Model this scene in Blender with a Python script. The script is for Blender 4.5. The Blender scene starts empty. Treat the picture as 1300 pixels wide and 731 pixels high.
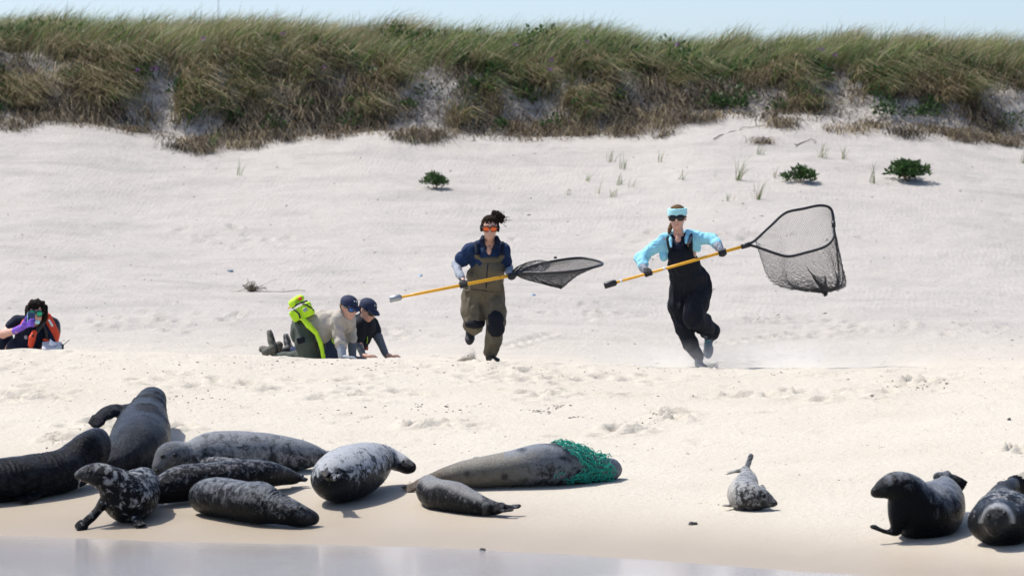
import bpy, math, random
import numpy as np
from mathutils import Vector, Matrix
from mathutils.bvhtree import BVHTree

random.seed(7); rng = np.random.default_rng(11)
scene = bpy.context.scene
COL = scene.collection
# ------------------------------------------------------------------ camera, sky, sun, exposure
F = 5400.0; CX = 650.0; HY = 310.0; CAMZ = 2.32          # long lens, 2.3 m above the water
cam_d = bpy.data.cameras.new('camera'); cam = bpy.data.objects.new('camera', cam_d); COL.objects.link(cam)
cam.location = (0, 0, CAMZ); cam.rotation_euler = (math.radians(90), 0, 0)
cam_d.sensor_width = 36.0; cam_d.lens = F / 1300 * 36; cam_d.shift_y = -(365.5 - HY) / 1300
cam_d.clip_start = 0.5; cam_d.clip_end = 9000
cam_d.dof.use_dof = True; cam_d.dof.focus_distance = 39.5; cam_d.dof.aperture_fstop = 3.6
scene.camera = cam
SUN_AZ = math.atan2(-0.88, 0.42); SUN_EL = math.radians(60)   # behind the dune, to the left
world = bpy.data.worlds.new('World'); scene.world = world; world.use_nodes = True
wn = world.node_tree.nodes; wl = world.node_tree.links
bg = wn['Background']; sky = wn.new('ShaderNodeTexSky'); sky.sky_type = 'NISHITA'; sky.sun_disc = False
sky.sun_elevation = SUN_EL; sky.sun_rotation = SUN_AZ; sky.altitude = 200; sky.air_density = 0.7; sky.dust_density = 2.0; sky.ozone_density = 2.6
wl.new(sky.outputs[0], bg.inputs[0]); bg.inputs[1].default_value = 0.147
sun_d = bpy.data.lights.new('sun', 'SUN'); sun = bpy.data.objects.new('sun', sun_d); COL.objects.link(sun)
sun_d.energy = 3.6; sun_d.angle = math.radians(1.4); sun_d.color = (1.0, 0.965, 0.92)
sd = Vector((math.sin(SUN_AZ) * math.cos(SUN_EL), math.cos(SUN_AZ) * math.cos(SUN_EL), math.sin(SUN_EL)))
sun.rotation_euler = sd.to_track_quat('Z', 'Y').to_euler(); sun.location = (-20, 60, 40)
vs = scene.view_settings; vs.view_transform = 'Standard'; vs.look = 'None'; vs.gamma = 1; vs.use_curve_mapping = False
vs.exposure = 0.5
scene.cycles.max_bounces = 6; scene.cycles.volume_bounces = 2; scene.cycles.use_denoising = True

# ------------------------------------------------------------------ helpers
def P(px, py, Y):
    return np.array([(px - CX) / F * Y, Y, CAMZ - (py - HY) / F * Y])
def tag(o, label=None, cat=None, group=None, kind=None):
    if label: o['label'] = label
    if cat: o['category'] = cat
    if group: o['group'] = group
    if kind: o['kind'] = kind
    return o
def thing(name, label, cat, base, group=None):
    o = bpy.data.objects.new(name, None); COL.objects.link(o); o.empty_display_size = .1
    o.location = tuple(base); return tag(o, label, cat, group)
def root_base(p):
    while p.parent: p = p.parent
    return np.array(p.location)
def build(name, V, Fs, mat, parent=None, base=None, smooth=True, attrs=None):
    V = np.asarray(V, dtype=np.float64)
    if parent is not None: b = root_base(parent)
    elif base is not None: b = np.asarray(base)
    else: b = np.array([V[:, 0].mean(), V[:, 1].mean(), V[:, 2].min()])
    me = bpy.data.meshes.new(name)
    if isinstance(Fs, np.ndarray):
        n, k = Fs.shape
        me.vertices.add(len(V)); me.vertices.foreach_set('co', (V - b).astype(np.float32).ravel())
        me.loops.add(n * k); me.loops.foreach_set('vertex_index', Fs.astype(np.int32).ravel())
        me.polygons.add(n); me.polygons.foreach_set('loop_start', np.arange(0, n * k, k, dtype=np.int32))
        me.update(calc_edges=True)
    else:
        me.from_pydata((V - b).tolist(), [], [list(map(int, f)) for f in Fs])
    me.polygons.foreach_set('use_smooth', np.full(len(me.polygons), smooth))
    for k, a in (attrs or {}).items():
        a = np.asarray(a, dtype=np.float32)
        if a.ndim == 1:
            at = me.attributes.new(k, 'FLOAT', 'POINT'); at.data.foreach_set('value', a)
        else:
            at = me.attributes.new(k, 'FLOAT_COLOR', 'POINT'); at.data.foreach_set('color', a.ravel())
    if isinstance(mat, (list, tuple)):
        for m in mat: me.materials.append(m)
    else: me.materials.append(mat)
    o = bpy.data.objects.new(name, me); COL.objects.link(o)
    if parent is not None: o.parent = parent
    else: o.location = tuple(b)
    return o
def unit(v):
    v = np.asarray(v, float); return v / (np.linalg.norm(v) + 1e-12)
def merge(parts):
    V, Q, n = [], [], 0
    for v, f in parts:
        V.append(np.asarray(v)); Q += [[i + n for i in q] for q in (f.tolist() if isinstance(f, np.ndarray) else f)]; n += len(v)
    return np.vstack(V), Q
def tube(pts, r, sides=8, closed=False):
    pts = np.asarray(pts, float); n = len(pts); rr = np.broadcast_to(r, (n,))
    V, Q = [], []
    prev = None
    for i in range(n):
        a = pts[(i - 1) % n] if (closed or i > 0) else pts[i]
        b = pts[(i + 1) % n] if (closed or i < n - 1) else pts[i]
        t = unit(b - a)
        if prev is None: prev = unit(np.cross(t, [0.3, 0.2, 1.0]))
        nrm = unit(prev - t * np.dot(prev, t)); prev = nrm; bi = np.cross(t, nrm)
        for k in range(sides):
            an = 2 * math.pi * k / sides
            V.append(pts[i] + rr[i] * (math.cos(an) * nrm + math.sin(an) * bi))
    m = n if closed else n - 1
    for i in range(m):
        for k in range(sides):
            a, b = i * sides + k, i * sides + (k + 1) % sides
            c, d = ((i + 1) % n) * sides + (k + 1) % sides, ((i + 1) % n) * sides + k
            Q.append([a, b, c, d])
    if not closed:
        Q.append(list(range(sides))[::-1]); Q.append([(n - 1) * sides + k for k in range(sides)])
    return np.array(V), Q
def spline(pts, n, closed=False):
    pts = np.asarray(pts, float); m = len(pts); out = []
    segs = m if closed else m - 1
    for t in np.linspace(0, segs, n, endpoint=not closed):
        i = min(int(t), segs - 1); f = t - i
        g = (lambda j: pts[j % m]) if closed else (lambda j: pts[min(max(j, 0), m - 1)])
        p0, p1, p2, p3 = g(i - 1), g(i), g(i + 1), g(i + 2)
        out.append(.5 * ((2 * p1) + (-p0 + p2) * f + (2 * p0 - 5 * p1 + 4 * p2 - p3) * f * f + (-p0 + 3 * p1 - 3 * p2 + p3) * f ** 3))
    return np.array(out)
def smooth01(a, b, x):
    t = np.clip((x - a) / (b - a), 0, 1); return t * t * (3 - 2 * t)
_tab = rng.random((256, 256))
def vnoise(x, y, seed=0):
    x = np.asarray(x, float) + seed * 17.31; y = np.asarray(y, float) + seed * 9.77
    xi = np.floor(x).astype(int); yi = np.floor(y).astype(int); fx = x - xi; fy = y - yi
    fx = fx * fx * (3 - 2 * fx); fy = fy * fy * (3 - 2 * fy)
    g = lambda a, b: _tab[a & 255, b & 255]
    return (g(xi, yi) * (1 - fx) + g(xi + 1, yi) * fx) * (1 - fy) + (g(xi, yi + 1) * (1 - fx) + g(xi + 1, yi + 1) * fx) * fy
def fbm(x, y, o=4, seed=0):
    s = 0; a = .5
    for i in range(o):
        s = s + a * (vnoise(x, y, seed + i) - .5) * 2; x = np.asarray(x) * 2.03; y = np.asarray(y) * 2.03; a *= .5
    return s
def noise3(p, s, seed=0):
    p = np.asarray(p) * s
    return (vnoise(p[:, 0] + .37 * p[:, 2], p[:, 1] - .21 * p[:, 0], seed) + vnoise(p[:, 1] + 5.1, p[:, 2] + .43 * p[:, 0], seed + 3)
            + vnoise(p[:, 2] - 3.3 + .3 * p[:, 1], p[:, 0] + 8.2, seed + 5)) / 1.5 - 1

# ---- signed-distance bodies, meshed with surface nets
def cap(a, b, ra, rb): return ('cap', np.asarray(a, float), np.asarray(b, float), ra, rb)
def ell(c, r, R=None): return ('ell', np.asarray(c, float), np.asarray(r, float), np.eye(3) if R is None else np.asarray(R, float))   # rows of R are axes
def box(c, half, Rm=None, r=.01): return ('box', np.asarray(c, float), np.asarray(half, float), np.eye(3) if Rm is None else np.asarray(Rm, float), r)
def frame(t, up=(0, 0, 1)):
    t = unit(t); b = np.asarray(up, float); b = b - t * np.dot(b, t)
    if np.linalg.norm(b) < 1e-3: b = np.array([1., 0, 0]) - t * t[0]
    b = unit(b); n = np.cross(b, t); return np.array([t, n, b])
def chain(pts, rs): return [cap(pts[i], pts[i + 1], rs[i], rs[i + 1]) for i in range(len(pts) - 1)]
def sdf_mesh(prims, h, k, floor=None, ks=None):
    lo = np.full(3, 1e9); hi = -lo
    bxs = []
    for p in prims:
        if p[0] == 'cap':
            r = max(p[3], p[4]); l = np.minimum(p[1], p[2]) - r; u = np.maximum(p[1], p[2]) + r
        else:
            e = np.sqrt(((np.abs(p[3]) * p[2][:, None]).sum(0)) ** 2) + p[4] if p[0] == 'box' else np.sqrt(((p[3] * p[2][:, None]) ** 2).sum(0)); l = p[1] - e; u = p[1] + e
        bxs.append((l, u)); lo = np.minimum(lo, l); hi = np.maximum(hi, u)
    m = max([k] + list(ks or [])) + 3 * h; lo = lo - m; hi = hi + m
    n = np.ceil((hi - lo) / h).astype(int) + 1
    D = np.full(n, 1.0, dtype=np.float32)
    ax = [lo[i] + h * np.arange(n[i]) for i in range(3)]
    for pi, (p, (l, u)) in enumerate(zip(prims, bxs)):
        if ks is not None: k = ks[pi]
        i0 = np.maximum(((l - m - lo) / h).astype(int), 0); i1 = np.minimum(((u + m - lo) / h).astype(int) + 2, n)
        X = ax[0][i0[0]:i1[0], None, None]; Y = ax[1][None, i0[1]:i1[1], None]; Z = ax[2][None, None, i0[2]:i1[2]]
        if p[0] == 'cap':
            a, b, ra, rb = p[1:]; ab = b - a; L = ab @ ab + 1e-12
            t = np.clip(((X - a[0]) * ab[0] + (Y - a[1]) * ab[1] + (Z - a[2]) * ab[2]) / L, 0, 1)
            d = np.sqrt((X - a[0] - t * ab[0]) ** 2 + (Y - a[1] - t * ab[1]) ** 2 + (Z - a[2] - t * ab[2]) ** 2) - (ra + (rb - ra) * t)
        else:
            c, r, R = p[1:4]; dx, dy, dz = X - c[0], Y - c[1], Z - c[2]
            q = [(R[i, 0] * dx + R[i, 1] * dy + R[i, 2] * dz) for i in range(3)]
            pass
            k0 = np.sqrt(sum((q[i] / r[i]) ** 2 for i in range(3))); k1 = np.sqrt(sum((q[i] / r[i] ** 2) ** 2 for i in range(3))) + 1e-9
            d = k0 * (k0 - 1) / k1
            if p[0] == 'box':
                qq = [np.abs(q[i]) - r[i] for i in range(3)]; d = np.sqrt(sum(np.maximum(w_, 0) ** 2 for w_ in qq)) + np.minimum(np.maximum(np.maximum(qq[0], qq[1]), qq[2]), 0) - p[4]
        S = D[i0[0]:i1[0], i0[1]:i1[1], i0[2]:i1[2]]
        hh = np.maximum(k - np.abs(S - d), 0) / k
        D[i0[0]:i1[0], i0[1]:i1[1], i0[2]:i1[2]] = np.minimum(S, d) - hh * hh * k * .25
    if floor is not None:
        zf = floor(ax[0][:, None], ax[1][None, :])[:, :, None] - .02 - ax[2][None, None, :]
        kk = .02; hh = np.maximum(kk - np.abs(D - zf), 0) / kk; D = np.maximum(D, zf) + hh * hh * kk * .25
    return surface_net(D, lo, h)
def surface_net(D, lo, h):
    s = D < 0
    c = np.zeros(tuple(np.array(D.shape) - 1), np.int8)
    for dx in (0, 1):
        for dy in (0, 1):
            for dz in (0, 1):
                c += s[dx:D.shape[0] - 1 + dx, dy:D.shape[1] - 1 + dy, dz:D.shape[2] - 1 + dz]
    act = np.argwhere((c > 0) & (c < 8)); ids = -np.ones(c.shape, np.int32); ids[tuple(act.T)] = np.arange(len(act))
    corner = {o: D[act[:, 0] + o[0], act[:, 1] + o[1], act[:, 2] + o[2]] for o in [(i, j, k) for i in (0, 1) for j in (0, 1) for k in (0, 1)]}
    acc = np.zeros((len(act), 3)); cnt = np.zeros(len(act))
    for o in corner:
        for axis in range(3):
            if o[axis] == 0:
                o2 = tuple(o[i] + (i == axis) for i in range(3)); a, b = corner[o], corner[o2]
                mk = (a < 0) != (b < 0); t = np.where(mk, a / np.where(mk, a - b, 1), 0)
                pt = np.array(o, float)[None] + np.zeros((len(act), 1)); pt[:, axis] += t
                acc[mk] += pt[mk]; cnt[mk] += 1
    V = lo + h * (act + acc / np.maximum(cnt, 1)[:, None])
    Q = []
    for axis in range(3):
        sl0 = [slice(None)] * 3; sl1 = [slice(None)] * 3; sl0[axis] = slice(0, -1); sl1[axis] = slice(1, None)
        a, b = s[tuple(sl0)], s[tuple(sl1)]
        e = np.argwhere(a != b); u, v = [(1, 2), (2, 0), (0, 1)][axis]
        ok = (e[:, u] > 0) & (e[:, v] > 0) & (e[:, u] < c.shape[u]) & (e[:, v] < c.shape[v]); e = e[ok]
        flip = a[tuple(e.T)]
        def idx(du, dv):
            f = e.copy(); f[:, u] -= du; f[:, v] -= dv; return ids[tuple(f.T)]
        q = np.stack([idx(1, 1), idx(0, 1), idx(0, 0), idx(1, 0)], 1)
        q[~flip] = q[~flip][:, ::-1]; Q.append(q)
    return V, np.vstack(Q)
def vnormals(V, Q):
    n = np.cross(V[Q[:, 2]] - V[Q[:, 0]], V[Q[:, 3]] - V[Q[:, 1]]); N = np.zeros_like(V)
    for i in range(4): np.add.at(N, Q[:, i], n)
    return N / (np.linalg.norm(N, axis=1)[:, None] + 1e-12)
def relax(V, Q, it=2):
    for _ in range(it):
        S = np.zeros_like(V); c = np.zeros(len(V))
        for i in range(4):
            np.add.at(S, Q[:, i], V[Q[:, (i + 1) % 4]] + V[Q[:, (i - 1) % 4]]); np.add.at(c, Q[:, i], 2)
        V = .5 * V + .5 * S / np.maximum(c, 1)[:, None]
    return V

# ------------------------------------------------------------------ materials
def nt(name):
    m = bpy.data.materials.new(name); m.use_nodes = True; t = m.node_tree
    return m, t.nodes, t.links, t.nodes['Principled BSDF']
def val(c): return (c[0], c[1], c[2], 1)
def mixrgb(N, L, fac, a, b, mode='MIX'):
    x = N.new('ShaderNodeMix'); x.data_type = 'RGBA'; x.blend_type = mode
    for s, v in ((0, fac), (6, a), (7, b)):
        if isinstance(v, (tuple, list)): x.inputs[s].default_value = val(v)
        elif isinstance(v, (int, float)): x.inputs[s].default_value = v
        else: L.new(v, x.inputs[s])
    return x.outputs[2]
def ramp(N, L, inp, lo, hi):
    r = N.new('ShaderNodeMapRange'); r.clamp = True; L.new(inp, r.inputs[0]); r.inputs[1].default_value = lo; r.inputs[2].default_value = hi; return r.outputs[0]
def noise(N, L, vec, scale, detail=4, rough=.55, dist=0):
    n = N.new('ShaderNodeTexNoise'); n.inputs['Scale'].default_value = scale; n.inputs['Detail'].default_value = detail
    n.inputs['Roughness'].default_value = rough; n.inputs['Distortion'].default_value = dist
    if vec is not None: L.new(vec, n.inputs['Vector'])
    return n.outputs[0]
def bump(N, L, B, hgt, dist, strength=1, prev=None):
    b = N.new('ShaderNodeBump'); b.inputs['Distance'].default_value = dist; b.inputs['Strength'].default_value = strength
    L.new(hgt, b.inputs['Height'])
    if prev is not None: L.new(prev, b.inputs['Normal'])
    L.new(b.outputs[0], B.inputs['Normal']); return b.outputs[0]
def plain(name, col, rough=.7, var=.25, scale=25, bmp=.004, bscale=120, metal=0, spec=.4, trans=0):
    m, N, L, B = nt(name); tc = N.new('ShaderNodeTexCoord').outputs['Object']
    n = noise(N, L, tc, scale); c2 = tuple(min(1, x * (1 + var)) for x in col); c1 = tuple(x * (1 - var) for x in col)
    L.new(mixrgb(N, L, n, c1, c2), B.inputs['Base Color']); B.inputs['Roughness'].default_value = rough
    B.inputs['Metallic'].default_value = metal; B.inputs['Specular IOR Level'].default_value = spec
    if bmp: bump(N, L, B, noise(N, L, tc, bscale, 3), bmp)
    return m
def skin_mat(name, col):
    m, N, L, B = nt(name); tc = N.new('ShaderNodeTexCoord').outputs['Object']
    n = noise(N, L, tc, 14, 3); L.new(mixrgb(N, L, n, tuple(x * .88 for x in col), (min(1, col[0] * 1.12), col[1] * 1.0, col[2] * .98)), B.inputs['Base Color'])
    B.inputs['Roughness'].default_value = .5; B.inputs['Subsurface Weight'].default_value = .15; B.inputs['Subsurface Radius'].default_value = (.02, .008, .004); return m
def blade_mat(name):
    m, N, L, B = nt(name); a = N.new('ShaderNodeAttribute'); a.attribute_name = 'Col'
    L.new(a.outputs['Color'], B.inputs['Base Color']); B.inputs['Roughness'].default_value = .5; B.inputs['Specular IOR Level'].default_value = .35
    t = N.new('ShaderNodeBsdfTranslucent'); L.new(a.outputs['Color'], t.inputs[0])
    mx = N.new('ShaderNodeMixShader'); mx.inputs[0].default_value = .3; L.new(B.outputs[0], mx.inputs[1]); L.new(t.outputs[0], mx.inputs[2])
    L.new(mx.outputs[0], N['Material Output'].inputs[0]); return m

# ------------------------------------------------------------------ terrain
def softplus(x, k): return np.log1p(np.exp(np.clip(np.asarray(x) / k, -30, 30))) * k
def shore(x):
    x = np.clip(x, -30, 14)
    return 32.45 - .33 * x - .7 * softplus(x, .8)
def px_at(x, Y): return np.asarray(x) / Y * F + CX
YC = 44.0
def sinterp(v, xp, fp, w=45.):
    g = np.arange(xp[0] - 200, xp[-1] + 200, 5.); k = np.exp(-(np.arange(-150, 151, 5.) / w) ** 2); k /= k.sum()
    return np.interp(v, g, np.convolve(np.pad(np.interp(g, xp, fp), 30, mode='edge'), k, 'valid'))
def crest_z(x):
    py = sinterp(px_at(x, YC), [-900, 0, 100, 300, 450, 620, 760, 890, 1100, 1300, 2200], [438, 441, 443, 448, 454, 460, 464, 468, 466, 462, 458])
    return CAMZ - (py - HY) / F * YC
def foot_z(x):
    py = sinterp(px_at(x, 66), [-800, 0, 100, 250, 330, 420, 520, 650, 720, 800, 870, 960, 1050, 1180, 1300, 2100],
                   [150, 152, 155, 180, 178, 168, 165, 176, 172, 163, 146, 144, 148, 160, 178, 165])
    return CAMZ + (HY - py) / F * 66
def top_z(x):
    py = sinterp(px_at(x, 68), [-800, 0, 300, 650, 1000, 1300, 2100], [60, 64, 66, 84, 88, 92, 92])
    return CAMZ + (HY - py) / F * 68
def base_z(x, y):
    x = np.asarray(x, float); y = np.asarray(y, float)
    sh = shore(x); u = (y - sh) / (YC - sh); zc = crest_z(x)
    beach = np.where(u >= 0, zc * np.clip(u, 0, 3) ** 1.08, np.maximum(.07 * (y - sh), -2.5))
    dip = sinterp(px_at(x, YC), [0, 430, 560, 700, 900, 1300], [.17, .16, .05, .035, .035, .05])
    back = zc - dip * smooth01(YC - .4, YC + 1.8, y)
    ft = 66 + .5 * fbm(x * .35, x * 0 + 3.3, 3, 4)
    s = np.clip((y - 49.0) / (ft - 49.0), 0, 1)
    back = back + (foot_z(x) - zc + dip) * (s ** 1.45)
    w = smooth01(0, 1.7, y - ft)
    back = back + (top_z(x) - foot_z(x)) * w + .10 * np.clip(y - ft - 1.7, 0, 3) - .04 * np.clip(y - ft - 5, 0, 40)
    k = .06; hh = np.clip(.5 + .5 * (back - beach) / k, 0, 1)
    return np.where(y < YC - 1.2, beach, np.where(y > YC + 2, back, back * (1 - hh) + beach * hh - k * hh * (1 - hh)))
_ys = np.arange(27, 80, .01)
def Yg(px, py):
    p = P(px, py, _ys); z = base_z(p[0], _ys); i = np.argmax(p[2] <= z); return float(_ys[i])
def G(px, py): Y = Yg(px, py); p = P(px, py, Y); p[2] = base_z(p[0], Y); return p

def lines(fine_lo, fine_hi, step, far_lo, far_hi):
    c = list(np.arange(fine_lo, fine_hi + 1e-6, step)); d = step
    while c[-1] < far_hi: d *= 1.22; c.append(c[-1] + d)
    d = step
    while c[0] > far_lo: d *= 1.22; c.insert(0, c[0] - d)
    return np.array(c)
# footprints and scuffs: real dents with raised rims
dents = []
for _ in range(300):
    Y = random.choice([random.uniform(37, 43.5), random.uniform(42.3, 44.3), random.uniform(49.5, 56)]); x = random.uniform(-.13, .13) * Y
    dents.append((x, Y, random.uniform(.03, .09), random.uniform(.05, .14), random.uniform(.008, .026), random.uniform(0, 3.14)))
for (px, py, n, sx, sy) in ((125, 545, 30, 35, 16), (85, 560, 12, 30, 10), (855, 527, 26, 18, 7), (800, 545, 12, 30, 8), (230, 545, 8, 30, 4), (560, 540, 14, 60, 8), (1170, 485, 16, 30, 5), (700, 500, 16, 80, 10), (1290, 575, 6, 15, 5), (460, 500, 14, 80, 10), (1150, 420, 26, 120, 10), (1000, 410, 14, 60, 8), (500, 425, 18, 60, 8), (200, 410, 20, 120, 14), (760, 400, 14, 60, 8), (300, 300, 14, 120, 16), (900, 300, 16, 160, 20), (650, 480, 30, 200, 8), (1050, 500, 30, 180, 10), (300, 490, 26, 150, 10), (40, 500, 16, 40, 10)):
    for _ in range(n):
        p = G(px + random.gauss(0, sx * .5), py + random.gauss(0, sy * .5))
        dents.append((p[0], p[1], random.uniform(.04, .1), random.uniform(.07, .16), random.uniform(.02, .05), random.uniform(0, 3.14)))
for (px0, py0, px1, py1) in ((620, 462, 560, 452), (890, 468, 1000, 452), (640, 440, 700, 425), (900, 440, 1010, 425)):      # running tracks
    for t in np.linspace(0, 1, 7):
        p = G(px0 + (px1 - px0) * t, py0 + (py1 - py0) * t); dents.append((p[0], p[1], .09, .16, .045, .3))
xs = lines(-9.2, 9.2, .05, -2500, 2500); ys = np.concatenate([lines(28.8, 49.0, .042, -1500, 49.0), np.arange(49.1, 70.2, .085), lines(70.3, 72, .3, 70.3, 2500)])
ys = np.unique(ys); GX, GY = np.meshgrid(xs, ys, indexing='ij')
GZ = base_z(GX, GY)
inn = (np.abs(GX) < 40) & (GY > 20) & (GY < 90)
dry = smooth01(2.2, 6.0, GY - shore(GX)); backm = smooth01(45, 54, GY); veg = .75 * smooth01(-.3, .9, GY - 66 - .5 * fbm(GX * .35, GX * 0 + 3.3, 3, 4))
GZ = GZ + inn * ((1 - dry) * (.030 * fbm(GX * .5, GY * .4, 3, 17) + .007 * fbm(GX * 2.6, GY * 2., 2, 19)) + dry * (.016 * fbm(GX * .9, GY * .55, 3, 1) + .011 * fbm(GX * 3.1, GY * 2.4, 3, 2))
                 + backm * (.06 * fbm(GX * .22, GY * .3, 3, 7) * smooth01(48, 56, GY) + .035 * fbm(GX * .9, GY * 1.1, 4, 3) + .012 * fbm(GX * 3.3, GY * 4.5, 3, 13))
                 + smooth01(42.6, 43.8, GY) * (1 - smooth01(44.2, 46, GY)) * .022 * fbm(GX * 4.5, GY * 3.2, 4, 9)
                 + veg * (.30 * fbm(GX * .9, GY * .8, 3, 6) + .15 * fbm(GX * 3.0, GY * 3, 3, 8)))
# wind-scoured ledges across the lower dune
for yy, a in ((52.3, .03), (54.6, .04), (57.2, .045), (59.5, .03), (61.5, .035)):
    ln = GY - yy - .9 * fbm(GX * .3, GX * 0 + yy, 3, 2)
    GZ += a * np.exp(-(ln / .35) ** 2) * smooth01(-.15, .25, fbm(GX * .45, GY * .2, 2, int(yy)))
for (x, Y, rx, ry, dp, an) in dents:
    i0, i1 = np.searchsorted(xs, [x - .5, x + .5]); j0, j1 = np.searchsorted(ys, [Y - .5, Y + .5])
    X = GX[i0:i1, j0:j1] - x; YY = GY[i0:i1, j0:j1] - Y
    a = X * math.cos(an) + YY * math.sin(an); b = -X * math.sin(an) + YY * math.cos(an)
    q = np.sqrt((a / rx) ** 2 + (b / ry) ** 2)
    GZ[i0:i1, j0:j1] += -dp * np.exp(-(q ** 2) * 1.2) + .6 * dp * np.exp(-((q - 1.35) / .35) ** 2) * (1 + .6 * fbm(X * 18, YY * 18, 2, 5))
sm, N, L, B = nt('beach_sand')
geo = N.new('ShaderNodeNewGeometry').outputs['Position']
wa = N.new('ShaderNodeAttribute'); wa.attribute_name = 'wet'; ba = N.new('ShaderNodeAttribute'); ba.attribute_name = 'back'; va = N.new('ShaderNodeAttribute'); va.attribute_name = 'veg'
big = noise(N, L, geo, .7, 5, .6); mid = noise(N, L, geo, 6, 5, .6); fine = noise(N, L, geo, 90, 3, .7); gr = noise(N, L, geo, 420, 2, .8)
dryc = mixrgb(N, L, ramp(N, L, big, .3, .7), (.508, .458, .375), (.56, .515, .43))
backc = mixrgb(N, L, ramp(N, L, mid, .3, .75), (.408, .377, .337), (.455, .425, .383))
mps = N.new('ShaderNodeMapping'); mps.inputs['Scale'].default_value = (.32, .75, 2.2); L.new(geo, mps.inputs[0])
streak = ramp(N, L, noise(N, L, mps.outputs[0], 1.5, 6, .66, .6), .47, .72)      # darker mineral sand sorted by the wind
sk = N.new('ShaderNodeMath'); sk.operation = 'MULTIPLY'; L.new(streak, sk.inputs[0]); sk.inputs[1].default_value = .62
backc = mixrgb(N, L, sk.outputs[0], backc, (.30, .28, .255))
c = mixrgb(N, L, ba.outputs['Fac'], dryc, backc)
c = mixrgb(N, L, va.outputs['Fac'], c, mixrgb(N, L, ramp(N, L, mid, .35, .65), (.17, .14, .11), (.55, .50, .44)))
wetm = N.new('ShaderNodeMath'); wetm.operation = 'MULTIPLY_ADD'; L.new(big, wetm.inputs[0]); wetm.inputs[1].default_value = .35; 
sub = N.new('ShaderNodeMath'); sub.operation = 'SUBTRACT'; L.new(wa.outputs['Fac'], sub.inputs[0]); sub.inputs[1].default_value = .17; L.new(sub.outputs[0], wetm.inputs[2])
wet = ramp(N, L, wetm.outputs[0], 0.0, 1.0)
c = mixrgb(N, L, wet, c, (.36, .30, .222))
fl = ramp(N, L, noise(N, L, geo, 38, 4, .75), .70, .78)     # darker grains and shell crumbs
flm = N.new('ShaderNodeMath'); flm.operation = 'MULTIPLY'; L.new(fl, flm.inputs[0]); flm.inputs[1].default_value = .35
c = mixrgb(N, L, flm.outputs[0], c, (.22, .17, .13))
c = mixrgb(N, L, .22, c, mixrgb(N, L, fine, (.15, .13, .11), (1, 1, 1)), 'OVERLAY')
L.new(c, B.inputs['Base Color'])
rr = N.new('ShaderNodeMapRange'); L.new(wet, rr.inputs[0]); rr.inputs[3].default_value = .95; rr.inputs[4].default_value = .42; L.new(rr.outputs[0], B.inputs['Roughness'])
B.inputs['Specular IOR Level'].default_value = .3
# wind ripples on the dune
mp = N.new('ShaderNodeMapping'); mp.inputs['Rotation'].default_value = (0, 0, math.radians(14)); mp.inputs['Scale'].default_value = (1, .45, 1); L.new(geo, mp.inputs[0])
wv = N.new('ShaderNodeTexWave'); wv.inputs['Scale'].default_value = 4.2; wv.inputs['Distortion'].default_value = 9; wv.inputs['Detail'].default_value = 2.5; wv.inputs['Detail Scale'].default_value = .7
L.new(mp.outputs[0], wv.inputs['Vector'])
rp = N.new('ShaderNodeMath'); rp.operation = 'MULTIPLY'; L.new(wv.outputs['Fac'], rp.inputs[0])
rm = N.new('ShaderNodeMath'); rm.operation = 'MULTIPLY'; L.new(ba.outputs['Fac'], rm.inputs[0]); L.new(ramp(N, L, noise(N, L, geo, .5, 2), .38, .62), rm.inputs[1]); L.new(rm.outputs[0], rp.inputs[1])
b1 = bump(N, L, B, rp.outputs[0], .0028, .55)
lump = N.new('ShaderNodeMath'); lump.operation = 'MULTIPLY'; L.new(noise(N, L, geo, 14, 5, .65), lump.inputs[0])
inv = N.new('ShaderNodeMath'); inv.operation = 'SUBTRACT'; inv.inputs[0].default_value = 1.0; L.new(wet, inv.inputs[1]); L.new(inv.outputs[0], lump.inputs[1])
b2 = bump(N, L, B, lump.outputs[0], .03, .8, b1)
bump(N, L, B, gr, .004, .6, b2)
nx, ny = GX.shape
idx = np.arange(nx * ny).reshape(nx, ny)
Q = np.stack([idx[:-1, :-1], idx[1:, :-1], idx[1:, 1:], idx[:-1, 1:]], -1).reshape(-1, 4)
wetv = 1 - smooth01(.15, 4.6 - .35 * np.clip(GX, -4, 4), GY - shore(GX))
g = build('sand_beach', np.stack([GX, GY, GZ], -1).reshape(-1, 3), Q, sm, base=(0, 0, 0), attrs={'wet': wetv.ravel(), 'back': backm.ravel(), 'veg': veg.ravel()})
tag(g, 'pale sand beach rising to a wind-rippled dune', 'beach', kind='structure')
from bisect import bisect
def gz(x, y):
    x = np.asarray(x, float); y = np.asarray(y, float)
    i = np.clip(np.searchsorted(xs, x) - 1, 0, nx - 2); j = np.clip(np.searchsorted(ys, y) - 1, 0, ny - 2)
    fx = (x - xs[i]) / (xs[i + 1] - xs[i]); fy = (y - ys[j]) / (ys[j + 1] - ys[j])
    return (GZ[i, j] * (1 - fx) + GZ[i + 1, j] * fx) * (1 - fy) + (GZ[i, j + 1] * (1 - fx) + GZ[i + 1, j + 1] * fx) * fy

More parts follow.
